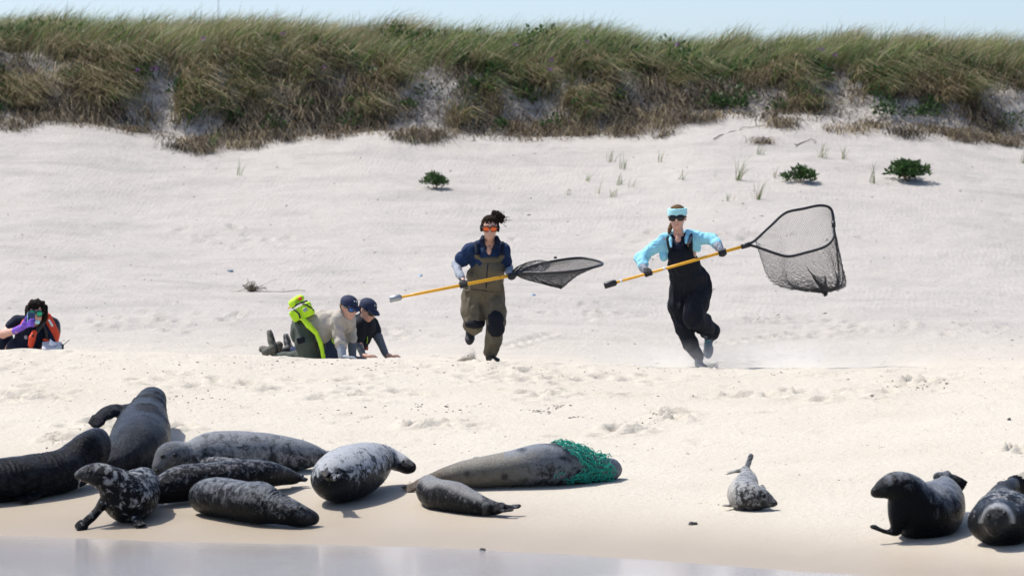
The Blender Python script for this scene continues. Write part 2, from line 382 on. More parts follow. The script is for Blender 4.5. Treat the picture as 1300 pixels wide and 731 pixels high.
wm, N, L, B = nt('shallow_water')
geo = N.new('ShaderNodeNewGeometry').outputs['Position']
L.new(mixrgb(N, L, noise(N, L, geo, .6, 3), (.42, .40, .385), (.48, .455, .44)), B.inputs['Base Color'])
B.inputs['Roughness'].default_value = .12; B.inputs['IOR'].default_value = 1.33; B.inputs['Coat Weight'].default_value = .3; B.inputs['Coat IOR'].default_value = 1.4; B.inputs['Coat Roughness'].default_value = .12
mp = N.new('ShaderNodeMapping'); mp.inputs['Scale'].default_value = (1, 1.6, 1); L.new(geo, mp.inputs[0])
bump(N, L, B, noise(N, L, mp.outputs[0], 26, 3, .6), .004, .5, bump(N, L, B, noise(N, L, mp.outputs[0], 3.0, 3), .012, .4))
wx = np.array([-2500, -60, 0, 60, 2500.]); wy = np.array([-4000, -60, 20, 60.]); WX, WY = np.meshgrid(wx, wy, indexing='ij'); ii = np.arange(20).reshape(5, 4)
w = build('water', np.stack([WX, WY, WX * 0], -1).reshape(-1, 3), np.stack([ii[:-1, :-1], ii[1:, :-1], ii[1:, 1:], ii[:-1, 1:]], -1).reshape(-1, 4), wm, base=(0, 0, 0))
tag(w, 'still shallow sea water lapping the wet sand', 'water', kind='structure')

# ------------------------------------------------------------------ dune vegetation
BL = blade_mat('grass_blade')
def blades(root, h, lean, wid, col0, col1, droop=.35, segs=3):
    n = len(root); a = rng.random(n) * 2 * math.pi
    side = np.stack([np.cos(a), np.sin(a) * .6, np.zeros(n)], 1)
    V = np.zeros((n, (segs + 1) * 2, 3)); C = np.ones((n, (segs + 1) * 2, 4))
    for s in range(segs + 1):
        t = s / segs
        c = root + np.stack([lean[:, 0] * h * t ** 1.7, lean[:, 1] * h * t ** 1.7, h * (t - droop * t ** 3 * np.minimum(1, np.hypot(lean[:, 0], lean[:, 1]) * 1.2))], 1)
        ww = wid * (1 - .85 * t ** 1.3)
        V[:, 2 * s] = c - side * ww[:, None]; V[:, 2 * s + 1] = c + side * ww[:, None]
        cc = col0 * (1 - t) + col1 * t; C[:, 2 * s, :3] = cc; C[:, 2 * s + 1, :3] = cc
    f = np.array([[2 * s, 2 * s + 1, 2 * s + 3, 2 * s + 2] for s in range(segs)])
    Q = (np.arange(n)[:, None, None] * ((segs + 1) * 2) + f[None]).reshape(-1, 4)
    return V.reshape(-1, 3), Q, C.reshape(-1, 4)
def stack(lst):
    V, Q, C, n = [], [], [], 0
    for v, q, c in lst: V.append(v); Q.append(q + n); C.append(c); n += len(v)
    return np.vstack(V), np.vstack(Q), np.vstack(C)
def pick(cols, n, var=.18):
    c = np.array(cols)[rng.integers(0, len(cols), n)]; return c * (1 + var * rng.standard_normal((n, 1))).clip(.5, 1.6)
def foot_y(x): return 66 + .5 * fbm(x * .35, np.asarray(x) * 0 + 3.3, 3, 4)
def clumped(n, ylo, yhi, cl, spread, seed, dens=lambda x, y: np.ones_like(x)):
    m = max(4, n // cl); cx = rng.uniform(-10.5, 10.5, m * 3); cy = foot_y(cx) + rng.uniform(ylo, yhi, m * 3)
    keep = rng.random(m * 3) < dens(cx, cy - foot_y(cx)); cx, cy = cx[keep][:m], cy[keep][:m]
    k = rng.integers(0, len(cx), n); x = cx[k] + rng.normal(0, spread, n); y = cy[k] + rng.normal(0, spread, n)
    ph = rng.random(len(cx))[k]
    return np.stack([x, y, gz(x, y) - .01], 1), ph
GREEN = [(.085, .145, .035), (.12, .18, .045), (.165, .205, .065), (.065, .115, .028)]
TAN = [(.33, .265, .15), (.26, .205, .11), (.40, .33, .20), (.22, .17, .095)]
BROWN = [(.13, .10, .065), (.10, .08, .055), (.17, .13, .085), (.21, .165, .11)]
def lush(x, y): return np.clip(.62 + .9 * fbm(x * .5, y * .5, 2, 12) + .35 * np.exp(-((px_at(x, 67) - 680) / 200) ** 2) + .3 * np.exp(-((px_at(x, 67) - 60) / 150) ** 2), .05, 1)
def scarp_d(x, y): return np.clip(-.30 + .62 * y + 2.1 * fbm(x * 1.9, y * 1.6, 3, 21), 0, 1)
gl = []
n = 60000                                              # beach grass on the dune top
r, ph = clumped(n, 1.25, 4.8, 30, .12, 1)
gm = rng.random(n) < (.20 + .46 * lush(r[:, 0], r[:, 1])); h = rng.uniform(.30, .66, n) * (.75 + .5 * ph)
ln = np.stack([rng.normal(.55, .24, n) + .5 * (ph - .5), rng.normal(-.05, .25, n)], 1)
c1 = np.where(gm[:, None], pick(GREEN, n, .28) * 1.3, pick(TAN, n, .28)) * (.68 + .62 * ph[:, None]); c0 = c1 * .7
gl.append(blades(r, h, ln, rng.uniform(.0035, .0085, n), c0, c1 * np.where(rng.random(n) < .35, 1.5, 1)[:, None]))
n = 19000                                              # drooping clumps over the scarp
r, ph = clumped(n, .35, 1.5, 75, .10, 2, scarp_d)
ph = np.round(ph, 2); gm = rng.random(n) < np.where(ph > .55, .65, .06) * lush(r[:, 0], r[:, 1]); h = rng.uniform(.3, .62, n) * (.7 + .5 * ph)
ln = np.stack([rng.normal(.35, .35, n) + 1.3 * (ph - .5), rng.normal(-.55, .3, n)], 1)
c1 = np.where(gm[:, None], pick(GREEN, n) * 1.1, pick(TAN, n, .3) * (.55 + 1.0 * ph[:, None])); gl.append(blades(r, h, ln, rng.uniform(.004, .009, n), c1 * .6, c1, droop=.8))
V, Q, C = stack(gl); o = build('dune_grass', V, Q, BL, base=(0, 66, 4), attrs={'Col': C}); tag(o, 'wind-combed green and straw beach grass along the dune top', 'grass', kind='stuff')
gl = []
n = 21000                                              # dead thatch, roots and twigs hanging in the scarp
r, ph = clumped(n, -.75, 1.3, 60, .12, 3, lambda x, y: np.clip(.10 + .25 * y + 2.2 * (fbm(x * 1.7, y * 1.5, 3, 33) - .02) + .5 * fbm(x * .5, y * .3, 2, 36), 0, 1))
h = rng.uniform(.10, .38, n); a = rng.random(n) * 6.28; ln = np.stack([np.cos(a) * .9 + .2, -np.abs(np.sin(a)) * .8 - .3], 1)
c1 = np.where((rng.random(n) < .15 + .35 * (ph > .6))[:, None], pick(TAN, n) * .9, pick(BROWN, n) * .6) * (.45 + 1.1 * ((ph * 7.3) % 1)[:, None]); gl.append(blades(r, h, ln, rng.uniform(.004, .010, n), c1 * .75, c1, droop=1.15))
n = 9500                                               # short dead sticks and roots all over the eroded bank
x = rng.uniform(-10, 10, n); y = foot_y(x) + rng.uniform(-.35, 1.7, n); r = np.stack([x, y, gz(x, y) - .01], 1)
h = rng.uniform(.05, .24, n); a = rng.random(n) * 6.28; ln = np.stack([np.cos(a) * 1.2 + .2, -np.abs(np.sin(a)) * .8 - .1], 1)
c1 = np.where((rng.random(n) < .4)[:, None], pick(TAN, n, .3) * .9, pick(BROWN, n, .3) * .8); gl.append(blades(r, h, ln, rng.uniform(.004, .011, n), c1 * .75, c1, droop=1.0))
for (px, py, sp, n) in ((700, 158, .22, 420), (655, 163, .2, 380), (735, 168, .16, 260), (600, 150, .2, 300), (330, 172, .2, 300), (258, 182, .14, 200), (50, 146, .2, 260), (440, 158, .2, 300), (480, 146, .2, 260), (1225, 172, .2, 320), (1275, 182, .16, 260), (1240, 150, .2, 300), (170, 165, .12, 120), (300, 145, .2, 260), (1000, 140, .16, 120), (905, 132, .16, 130), (840, 172, .09, 70), (968, 182, .08, 80), (1110, 158, .14, 120), (800, 150, .16, 200), (560, 172, .1, 90), (380, 150, .16, 240), (120, 140, .18, 240)):
    c0_ = G(px, py); x = c0_[0] + rng.normal(0, sp, n); y = c0_[1] + rng.normal(0, sp * .7, n); r = np.stack([x, y, gz(x, y) - .01], 1)
    h = rng.uniform(.08, .34, n); a = rng.random(n) * 6.28; ln = np.stack([np.cos(a) * 1.0 + .2, -np.abs(np.sin(a)) * .8 - .1], 1)
    c1 = np.where((rng.random(n) < .3)[:, None], pick(TAN, n), pick(BROWN, n) * .8); gl.append(blades(r, h, ln, rng.uniform(.004, .010, n), c1 * .75, c1, droop=1.0))
V, Q, C = stack(gl); o = build('dead_thatch', V, Q, BL, base=(0, 66, 4), attrs={'Col': C}); tag(o, 'brown dead thatch and roots hanging on the eroded scarp', 'dry grass', kind='stuff')
def leaves(c, n, rad, size, cols, flat=1.0):
    d = rng.standard_normal((n, 3)); d /= np.linalg.norm(d, axis=1)[:, None]; d[:, 2] = np.abs(d[:, 2]) * flat
    p = c + d * (rad * rng.random((n, 1)) ** .45)
    t = d + rng.normal(0, .6, (n, 3)); t[:, 2] += .4; t /= np.linalg.norm(t, axis=1)[:, None]
    s = np.cross(t, rng.standard_normal((n, 3))); s /= np.linalg.norm(s, axis=1)[:, None]
    L_ = size * rng.uniform(.6, 1.3, (n, 1)); up = np.cross(s, t) * L_ * .12
    V = np.stack([p, p + t * L_ * .45 + s * L_ * .24 + up, p + t * L_, p + t * L_ * .45 - s * L_ * .24 + up], 1)
    cc = pick(cols, n); C = np.ones((n, 4, 4)); C[:, :, :3] = cc[:, None, :]
    return V.reshape(-1, 3), np.arange(n * 4).reshape(n, 4), C.reshape(-1, 4)
LEAF = [(.035, .085, .02), (.05, .105, .028), (.07, .125, .035), (.03, .065, .02)]
gl = []
for _ in range(300):
    x = rng.uniform(-10, 10); k = lush(x, 67.0)
    y = foot_y(x) + (rng.uniform(.2, 1.4) if rng.random() < .4 else rng.uniform(1.2, 3.0))
    if rng.random() < k * .8: gl.append(leaves(np.array([x, y, gz(x, y) + .05]), int(rng.integers(50, 130)), rng.uniform(.13, .30), .075, LEAF, 1.0))
for px in np.r_[np.arange(-40, 110, 6), np.arange(505, 880, 7)]:                      # lush band in the middle of the crest
    Y = 68.0 + rng.uniform(-.4, .9); x = (px + rng.normal(0, 5) - CX) / F * Y; gl.append(leaves(np.array([x, Y, gz(x, Y) + .08]), 110, rng.uniform(.2, .36), .08, LEAF))
V, Q, C = stack(gl); o = build('leafy_groundcover', V, Q, BL, base=(0, 66, 4), attrs={'Col': C}); tag(o, 'dark green leafy ground cover growing through the beach grass', 'ground cover', kind='stuff')
gl = []
for (px, py) in ((98, 120), (258, 52), (175, 92), (196, 90), (1040, 65), (540, 95), (698, 90), (655, 60), (745, 55), (860, 58), (1045, 66), (412, 88), (360, 46), (700, 78), (1060, 72)):
    Y = 66.6; p = P(px, py, Y); gl.append(leaves(p, 9, .05, .035, [(.22, .05, .30), (.30, .08, .38)]))
V, Q, C = stack(gl); o = build('purple_pea_flowers', V, Q, BL, base=(0, 66, 4), attrs={'Col': C}); tag(o, 'tiny purple pea flowers dotted through the dune grass', 'flowers', kind='stuff')
STEM = plain('woody_stem', (.12, .085, .05), .8)
def bush(px, py, w_px, h_px, label, nleaf, size):
    p = G(px, py); s = p[1] / F; t = thing('leafy_bush', label, 'bush', p, 'leafy bushes on the sand slope'); p = p.copy()
    gl = []
    for _ in range(16):
        a = rng.random() * 6.28; rr_ = rng.random() ** .6
        c = p + np.array([math.cos(a) * rr_ * w_px * .42 * s, math.sin(a) * rr_ * w_px * .35 * s, (h_px * s) * (.15 + .5 * rng.random() * (1 - .5 * rr_))])
        gl.append(leaves(c, nleaf // 16, .09 + .1 * w_px * s * .3, size, LEAF))
    V, Q, C = stack(gl); build('crown', V, Q, BL, t, attrs={'Col': C})
    parts = []
    for k in range(6):
        a = rng.random() * 6.28; e = p + np.array([math.cos(a) * w_px * .35 * s, math.sin(a) * w_px * .3 * s, h_px * s * .7]); parts.append(tube(spline([p - [0, 0, .03], p + (e - p) * .5 + [0, 0, .03], e], 6), np.linspace(.008, .003, 6), 5))
    v, f = merge(parts); build('stem', v, f, STEM, t)
bush(553, 241, 30, 26, 'small round dark green bush alone on the bare dune slope', 520, .06)
bush(1016, 234, 42, 24, 'low straggling green bush with two lobes beside thin grass sprigs', 560, .065)
bush(1152, 231, 58, 36, 'largest dense dark green bush on the dune slope below the scarp', 1300, .075)
for (px, py, hp, nb) in ((745, 232, 20, 7), (760, 246, 20, 6), (778, 250, 18, 8), (786, 236, 22, 9), (790, 214, 24, 8), (775, 205, 20, 8), (840, 205, 18, 5), (865, 232, 22, 7), (937, 232, 42, 22), (962, 256, 34, 14), (925, 256, 18, 7), (1044, 202, 28, 14), (1072, 204, 24, 12), (1107, 235, 36, 9), (985, 228, 22, 6), (268, 190, 34, 22), (303, 222, 24, 6), (524, 183, 18, 6), (720, 248, 14, 5), (906, 228, 24, 5), (1298, 206, 24, 6), (964, 196, 20, 10), (800, 240, 20, 6)):
    p = G(px, py); s = p[1] / F; n = nb
    r = np.repeat(p[None], n, 0) + np.stack([rng.normal(0, .028, n), rng.normal(0, .03, n), np.zeros(n) - .02], 1)
    h = rng.uniform(.6, 1.1, n) * hp * s; cc = np.where((rng.random(n) < .7)[:, None], pick(GREEN, n) * 1.3, pick(TAN, n))
    V, Q, C = blades(r, h, np.stack([rng.normal(.25, .25, n), rng.normal(0, .2, n)], 1), rng.uniform(.004, .007, n), cc, cc)
    o = build('grass_tuft', V, Q, BL, base=p, attrs={'Col': C}); tag(o, {937: 'tallest thick clump of beach grass on the open dune slope', 268: 'dense grass clump hanging just below the scarp foot', 303: 'lone thin grass sprig on sand below the dense hanging clump', 524: 'short grass sprig at the scarp foot above the small round bush', 1298: 'upright grass sprig under the scarp beyond the largest bush'}.get(px,
        'thin grass sprig in the loose patch uphill between the two runners' if px < 880 else 'thin grass sprig beside the low straggling bush, toward the tallest clump' if px < 1030 else 'thin grass sprig between the low straggling bush and the largest bush'), 'grass tuft', 'grass sprigs on the dune slope')
# exposed roots below the scarp, right of the middle
parts = []
for (a, b, c_) in (((905, 178), (940, 165), (985, 158)), ((868, 160), (900, 150), (930, 142)), ((1010, 186), (1030, 178), (1036, 182)), ((955, 150), (990, 140), (1010, 128)), ((880, 140), (905, 135), (930, 120))):
    pts = [G(*q) + [0, 0, .015] for q in (a, b, c_)]; parts.append(tube(spline(pts, 12) + rng.normal(0, .012, (12, 3)), np.linspace(.008, .003, 12), 5))
for k, (v, f) in enumerate(parts):
    tag(build('exposed_root', v, f, STEM), 'dark exposed root trailing down the sand below the scarp', 'root', 'exposed roots under the scarp')
# tangle of dead weed and a dry stalk on the slope
p = G(319, 371); t = thing('dead_weed', 'small dark tangle of dead weed with trailing stalks on the sand slope', 'weed', p)
v, f = merge([tube(spline([p, p + rng.normal(0, .05, 3) + [0, 0, .06], p + np.array([rng.normal(0, .10), rng.normal(0, .06), abs(rng.normal(.05, .04))])], 6), .003, 4) for _ in range(46)]); build('tangle', v, f, STEM, t)
v, f = merge([tube(spline([p, p + [.25, -.05, .01], p + [.7, .02, .02]], 8) + rng.normal(0, .006, (8, 3)), .004, 4), tube(spline([p, p + [-.12, 0, .01], p + [-.32, .03, .01]], 8), .005, 4), tube(spline([p, p + [.12, 0, .08], p + [.32, .03, .17]], 8), .002, 4)]); build('stalk', v, f, STEM, t)
# thin pole far behind the dune
p0 = P(273.5, 60, 95.0); p1 = P(277.5, -8, 95.0); p0[2] = gz(p0[0], 95.0) - .2
v, f = tube([p0, p1], [.016, .006], 6); o = build('thin_pole', v, f, plain('pole_grey', (.12, .12, .13), .5)); tag(o, 'thin dark pole rising behind the dune grass', 'pole')

# tiny wrack crumbs and sand clods, too many to count
pts = []; 
for _ in range(240): pts.append((random.uniform(-40, 1340), random.uniform(190, 445), random.uniform(.006, .017)))
for _ in range(650): 
    py = random.choice([random.uniform(455, 600), random.uniform(452, 475), random.uniform(180, 440), random.uniform(470, 540)]); pts.append((random.uniform(-60, 1360), py, random.uniform(.003, .009)))
for (px, py, n, sx, sy) in ((690, 523, 22, 10, 1.5), (710, 515, 16, 9, 1.3), (725, 530, 10, 6, 1), (850, 527, 26, 14, 3), (835, 535, 16, 14, 3), (130, 545, 22, 25, 6), (80, 562, 12, 14, 3), (1170, 490, 30, 26, 3), (560, 520, 20, 40, 6), (1110, 505, 10, 8, 1.5), (455, 520, 14, 50, 6), (960, 400, 12, 30, 6), (250, 505, 16, 40, 5), (1000, 475, 16, 60, 3), (330, 463, 30, 120, 4), (700, 468, 40, 160, 5), (500, 465, 24, 100, 4)):
    for _ in range(n): pts.append((random.gauss(px, sx), random.gauss(py, sy), random.uniform(.005, .013)))
for off, n in ((3.4, 90), (5.6, 130), (6.6, 90), (8.3, 110)):
    for _ in range(n):
        x = random.uniform(-4.6, 4.6); Y = min(float(shore(x)) + off + .35 * float(fbm(x * .5, off, 3, 3)) + random.gauss(0, .05), 43.5); pts.append((CX + x / Y * F, HY + (CAMZ - float(base_z(x, Y))) / Y * F, random.uniform(.003, .008)))
V, Q, C = [], [], []
for (px, py, r) in pts:
    p = G(px, py); 
    if p[1] > 66: continue
    p[2] = gz(p[0], p[1]); i = len(V)
    a0 = random.random() * 6.28; st = random.uniform(1, 2.4); 
    ring = [(math.cos(a0 + k * 1.5708) * r * (st if k % 2 else 1), math.sin(a0 + k * 1.5708) * r * (st if k % 2 else 1)) for k in range(4)]
    V += [p + [x, y, -.002] for x, y in ring] + [p + [x * .55, y * .55, r * random.uniform(.3, .8)] for x, y in ring]
    Q += [[i + k, i + (k + 1) % 4, i + 4 + (k + 1) % 4, i + 4 + k] for k in range(4)] + [[i + 4, i + 5, i + 6, i + 7]]
    cc = random.choice([(.10, .08, .065), (.16, .125, .10), (.22, .175, .135), (.30, .245, .19), (.38, .32, .26), (.42, .36, .3)]); C += [list(cc) + [1]] * 8
o = build('wrack_crumbs', V, np.array(Q), BL, base=(0, 45, 1), smooth=False, attrs={'Col': np.array(C)}); tag(o, 'scattered crumbs of dried wrack and shell on the sand', 'debris', kind='stuff')

# ------------------------------------------------------------------ seals
def seal_mat(name, dark, light, thr=.5, soft=.08, scale=9, pale_back_highlight=0., fine=.30, rough=.20, seed=0.):
    m, N, L, B = nt(name); tc = N.new('ShaderNodeTexCoord').outputs['Object']
    mp = N.new('ShaderNodeMapping'); mp.inputs['Location'].default_value = (seed, seed * .7, 0); L.new(tc, mp.inputs[0]); v = mp.outputs[0]
    n1 = noise(N, L, v, scale, 8, .72, .5)
    d = N.new('ShaderNodeAttribute'); d.attribute_name = 'dorsal'
    ma = N.new('ShaderNodeMath'); ma.operation = 'MULTIPLY_ADD'; L.new(d.outputs['Fac'], ma.inputs[0]); ma.inputs[1].default_value = pale_back_highlight; L.new(n1, ma.inputs[2])  # paler back: dry fur, plus painted sun highlights above and shade on lower flanks
    f = ramp(N, L, ma.outputs[0], thr - soft, thr + soft)
    c = mixrgb(N, L, f, dark, light)
    t = N.new('ShaderNodeAttribute'); t.attribute_name = 'tint'
    c = mixrgb(N, L, t.outputs['Alpha'], c, t.outputs['Color'])
    n2 = noise(N, L, v, 70, 4, .7); n3 = noise(N, L, v, 28, 3, .6)
    c = mixrgb(N, L, fine, c, mixrgb(N, L, ramp(N, L, n2, .25, .75), (.05, .05, .05), (.8, .8, .8)), 'OVERLAY')
    L.new(c, B.inputs['Base Color'])
    r = N.new('ShaderNodeMapRange'); L.new(n3, r.inputs[0]); r.inputs[1].default_value = .3; r.inputs[2].default_value = .7; r.inputs[3].default_value = rough - .08; r.inputs[4].default_value = rough + .14; L.new(r.outputs[0], B.inputs['Roughness'])
    B.inputs['Specular IOR Level'].default_value = .085; B.inputs['Sheen Weight'].default_value = .02; B.inputs['Sheen Roughness'].default_value = .28; B.inputs['Sheen Tint'].default_value = (.82, .9, 1, 1)
    b = bump(N, L, B, n2, .014, .9); bump(N, L, B, noise(N, L, v, 240, 2, .6), .003, .5, b)
    return m
EYE = plain('seal_eye', (.006, .005, .005), .45, 0, bmp=0, spec=.25)
CLAW = plain('claw', (.05, .045, .04), .4)
def seal(label, spine, mat, group, flippers=(), lumps=(), wrinkle=(), tint=None, eyes=(), k=.05, h=.0125, nose=None, up=(0, 0, 1), whisk=()):
    """spine rows nose>tail: px, py, contact py, half width px, half height px"""
    pts = []
    for r in spine:
        px, py, c = r[:3]; Y = Yg(px, c); pts.append(np.r_[P(px, py, Y), r[3] * Y / F, (r[4] if len(r) > 4 else r[3]) * Y / F])
    S = spline(pts, 16 * (len(pts) - 1) // 3 + 8); S[:, 3:] = np.maximum(S[:, 3:], .012)
    prims = []; n = len(S); seg = np.r_[0, np.cumsum(np.linalg.norm(np.diff(S[:, :3], axis=0), axis=1))]; al = seg / seg[-1]
    T = np.gradient(S[:, :3], axis=0); FR = []
    for i in range(n):
        R = frame(T[i], up); FR.append(R); step = seg[-1] / n
        prims.append(ell(S[i, :3], (max(min(S[i, 3], S[i, 4]) * .75, step * 1.3), S[i, 3], S[i, 4]), R))
    base = S[n // 2, :3].copy(); base[2] = gz(base[0], base[1])
    fl_prims = []; ks = [.008] * n; fk = []
    def wp(q):     # px, py, contact py [, lift]
        return P(q[0], q[1], Yg(q[0], q[2]))
    for fp in flippers:
        pp = spline([wp(q) for q in fp['pts']], 17); s = pp[0][1] / F; w = fp.get('w', 7) * s; th = fp.get('t', 3) * s; nh = fp.get('up', (0, -.5, 1))
        for i in range(17):
            R = frame((pp[min(i + 1, 16)] - pp[max(i - 1, 0)]), nh); e = math.sin(math.pi * min(1, .32 + .42 * i / 16))
            fl_prims.append(ell(pp[i], (np.linalg.norm(pp[-1] - pp[0]) / 9, w * e, th * (1.25 - .6 * i / 16)), R)); fk.append(k * .6 if i < 5 else .006)
        R = frame(pp[-1] - pp[-3], nh); dl = fp.get('d', 6) * s
        for j in range(5):                                # digits
            o = (j - 2) / 2; a = pp[-3] + R[1] * o * w * .65; b = pp[-1] + R[0] * dl * (1 - .25 * abs(o - fp.get('skew', .3))) + R[1] * o * w * (.75 + .45 * fp.get('fan', .5))
            fl_prims.append(cap(a, b, th * .75, th * .42)); fk.append(.006)
    for (px, py, c, rx, ry, rd) in lumps:
        p = wp((px, py, c)); s = p[1] / F; prims.append(ell(p, (rx * s, rd * s, ry * s))); ks.append(k)
    ks = ks + fk
    V, Q = sdf_mesh(prims + fl_prims, h, k, floor=gz, ks=ks)
    V = relax(V, Q, 1); Nn = vnormals(V, Q)
    d2 = ((V[:, None, :] - S[None, :, :3]) / S[None, :, 3:4]); ii = np.argmin((d2 ** 2).sum(-1), 1); along = al[ii]
    Rb = np.array([R[2] for R in FR])[ii]; dorsal = np.clip(.5 + .5 * ((V - S[ii, :3]) * Rb).sum(1) / S[ii, 4], 0, 1)
    disp = .006 * noise3(V - base, 7, 2) + .0035 * noise3(V - base, 18, 4)
    for (s0, s1, freq, amp) in wrinkle:
        m = np.exp(-((along - (s0 + s1) / 2) / ((s1 - s0) / 2)) ** 4) * smooth01(1.5, 1.2, np.sqrt((d2[np.arange(len(V)), ii] ** 2).sum(1)))
        # smooth arc-length of each vertex along the body, for fold rings
        tv = al[ii] + ((V - S[ii, :3]) * (T[ii] / (np.linalg.norm(T[ii], axis=1)[:, None] + 1e-9))).sum(1) / seg[-1]
        nz = noise3(V - base, 6, 6); sn = np.sin(tv * freq * 6.28 + 3.2 * noise3(V - base, 4, 6) + 1.5 * nz); disp += m * amp * (1 - 2 * np.abs(sn) ** .7) * np.clip(.12 + 1.6 * nz, 0, 1) * (.3 + .7 * dorsal)
    V = V + Nn * disp[:, None]
    tn = np.zeros((len(V), 4))
    if tint is not None:
        for (cond, col, alpha) in tint(along, dorsal, V, px_at(V[:, 0], V[:, 1]), HY + (CAMZ - V[:, 2]) * F / V[:, 1], noise3(V - base, 9, 8)):
            a = np.clip(cond, 0, 1) * alpha; tn[:, :3] = tn[:, :3] * (1 - a[:, None]) * (tn[:, 3:] > 0) + np.array(col) * np.where(tn[:, 3:] > 0, a[:, None], 1); tn[:, 3] = np.maximum(tn[:, 3], a)
    t = thing('seal', label, 'seal', base, group)
    build('body', V, Q, mat, t, attrs={'along': along, 'dorsal': dorsal, 'tint': tn})
    bvh = BVHTree.FromPolygons([Vector(v) for v in V], Q.tolist())
    def hit(px, py):
        dr = Vector(P(px, py, 40.) - np.array([0, 0, CAMZ])).normalized(); r = bvh.ray_cast(Vector((0, 0, CAMZ)), dr, 80)
        return (np.array(r[0]), np.array(r[1])) if r[0] is not None else (None, None)
    for (px, py, rad) in eyes:
        p, nn = hit(px, py)
        if p is None: continue
        v, f = sdf_mesh([ell(p - nn * rad * .35, (rad,) * 3)], rad / 4, .001); build('eye', v, f, EYE, t)
    if nose:
        p, nn = hit(nose[0], nose[1])
        if p is not None:
            r_ = nose[2]; v, f = sdf_mesh([ell(p - nn * r_ * .5, (r_, r_, r_ * .7))], r_ / 4, .001); build('nose', v, f, EYE, t)
    for (px, py, dx, dz, nw) in whisk:
        p, nn = hit(px, py)
        if p is None: continue
        prt = []
        for j in range(nw):
            e = p + np.array([dx * (1 + .3 * rng.standard_normal()), -.03 + .03 * rng.standard_normal(), dz + .02 * rng.standard_normal()]); prt.append(tube(spline([p, (p + e) / 2 + [0, 0, .008], e], 5), np.linspace(.0014, .0006, 5), 3))
        v, f = merge(prt); o = build('whiskers', v, f, plain('whisker', (.35, .33, .3), .4, bmp=0), t); o['kind'] = 'stuff'
    return t, bvh, S
BK = (.016, .017, .020); DG = (.035, .037, .042); MG = (.105, .11, .118); LG = (.28, .29, .30); WH = (.55, .55, .54)
SG = 'seals hauled out on the beach'
m_black = seal_mat('black_seal_fur', (.004, .004, .005), (.024, .026, .030), .60, .10, 18, .12, seed=1.)
m_bull = seal_mat('bull_seal_fur', (.005, .006, .008), (.036, .042, .050), .66, .14, 11, .24, seed=2.)
m_spot = seal_mat('spotted_seal_fur', (.006, .006, .007), (.34, .34, .33), .60, .04, 17, .08, seed=3.)
m_grey = seal_mat('grey_seal_fur', (.022, .025, .029), (.27, .278, .285), .63, .10, 14, .26, seed=4.)
m_dark = seal_mat('dark_mottled_fur', (.005, .005, .006), (.17, .17, .172), .72, .06, 22, .20, seed=5.)
m_slate = seal_mat('slate_seal_fur', (.004, .005, .006), (.20, .207, .215), .76, .10, 17, .30, seed=6.)
m_pied = seal_mat('pied_seal_fur', (.009, .011, .014), (.45, .455, .46), .76, .05, 13, .38, seed=7.)
m_net = seal_mat('blue_grey_seal_fur', (.018, .021, .026), (.15, .165, .185), .54, .07, 15, .20, seed=8.)
m_pup = seal_mat('pup_fur', (.020, .019, .019), (.40, .395, .38), .575, .045, 24, .12, seed=9.)
m_rbull = seal_mat('dark_bull_fur', (.004, .005, .006), (.22, .23, .245), .84, .12, 11, .42, seed=10.)
m_streak = seal_mat('white_streaked_dark_fur', (.004, .005, .006), (.30, .30, .295), .90, .05, 17, .36, seed=12.)
m_pale = seal_mat('pale_seal_fur', (.32, .28, .22), (.50, .45, .38), .5, .15, 9, .0, seed=11.)

# black seal lying across the edge, neck pressed to the bull
seal('black seal with wrinkled neck, its head pressed against the big bull seal', [(126, 556, 608, 12, 14), (122, 566, 611, 19, 24), (108, 580, 616, 21, 31), (88, 594, 622, 26, 28), (60, 602, 627, 30, 28), (25, 607, 632, 31, 29), (-15, 611, 637, 29, 27), (-55, 618, 641, 22, 22), (-90, 627, 645, 11, 11)],
     m_black, SG, wrinkle=((.06, .32, 22, .024), (.3, .8, 20, .008)), flippers=[{'pts': [(60, 618, 630), (45, 628, 634), (30, 634, 638)], 'w': 8, 't': 4}])
# bull facing inland
seal('big dark bull seal facing inland with one flipper held out sideways', [(196, 503, 548, 12, 10), (193, 506, 552, 18, 15), (188, 521, 562, 24, 21), (183, 537, 572, 32, 29), (179, 553, 582, 38, 35), (174, 565, 592, 38, 33), (160, 576, 598, 32, 27), (148, 584, 602, 22, 18), (138, 590, 604, 10, 10)],
     m_bull, SG, wrinkle=((.10, .34, 22, .024), (.34, .62, 18, .014)), k=.06,
     flippers=[{'pts': [(172, 528, 570), (152, 521, 572), (134, 525, 574), (121, 537, 576)], 'w': 10, 't': 5, 'd': 5, 'up': (0, -.9, .5), 'fan': -.3}])
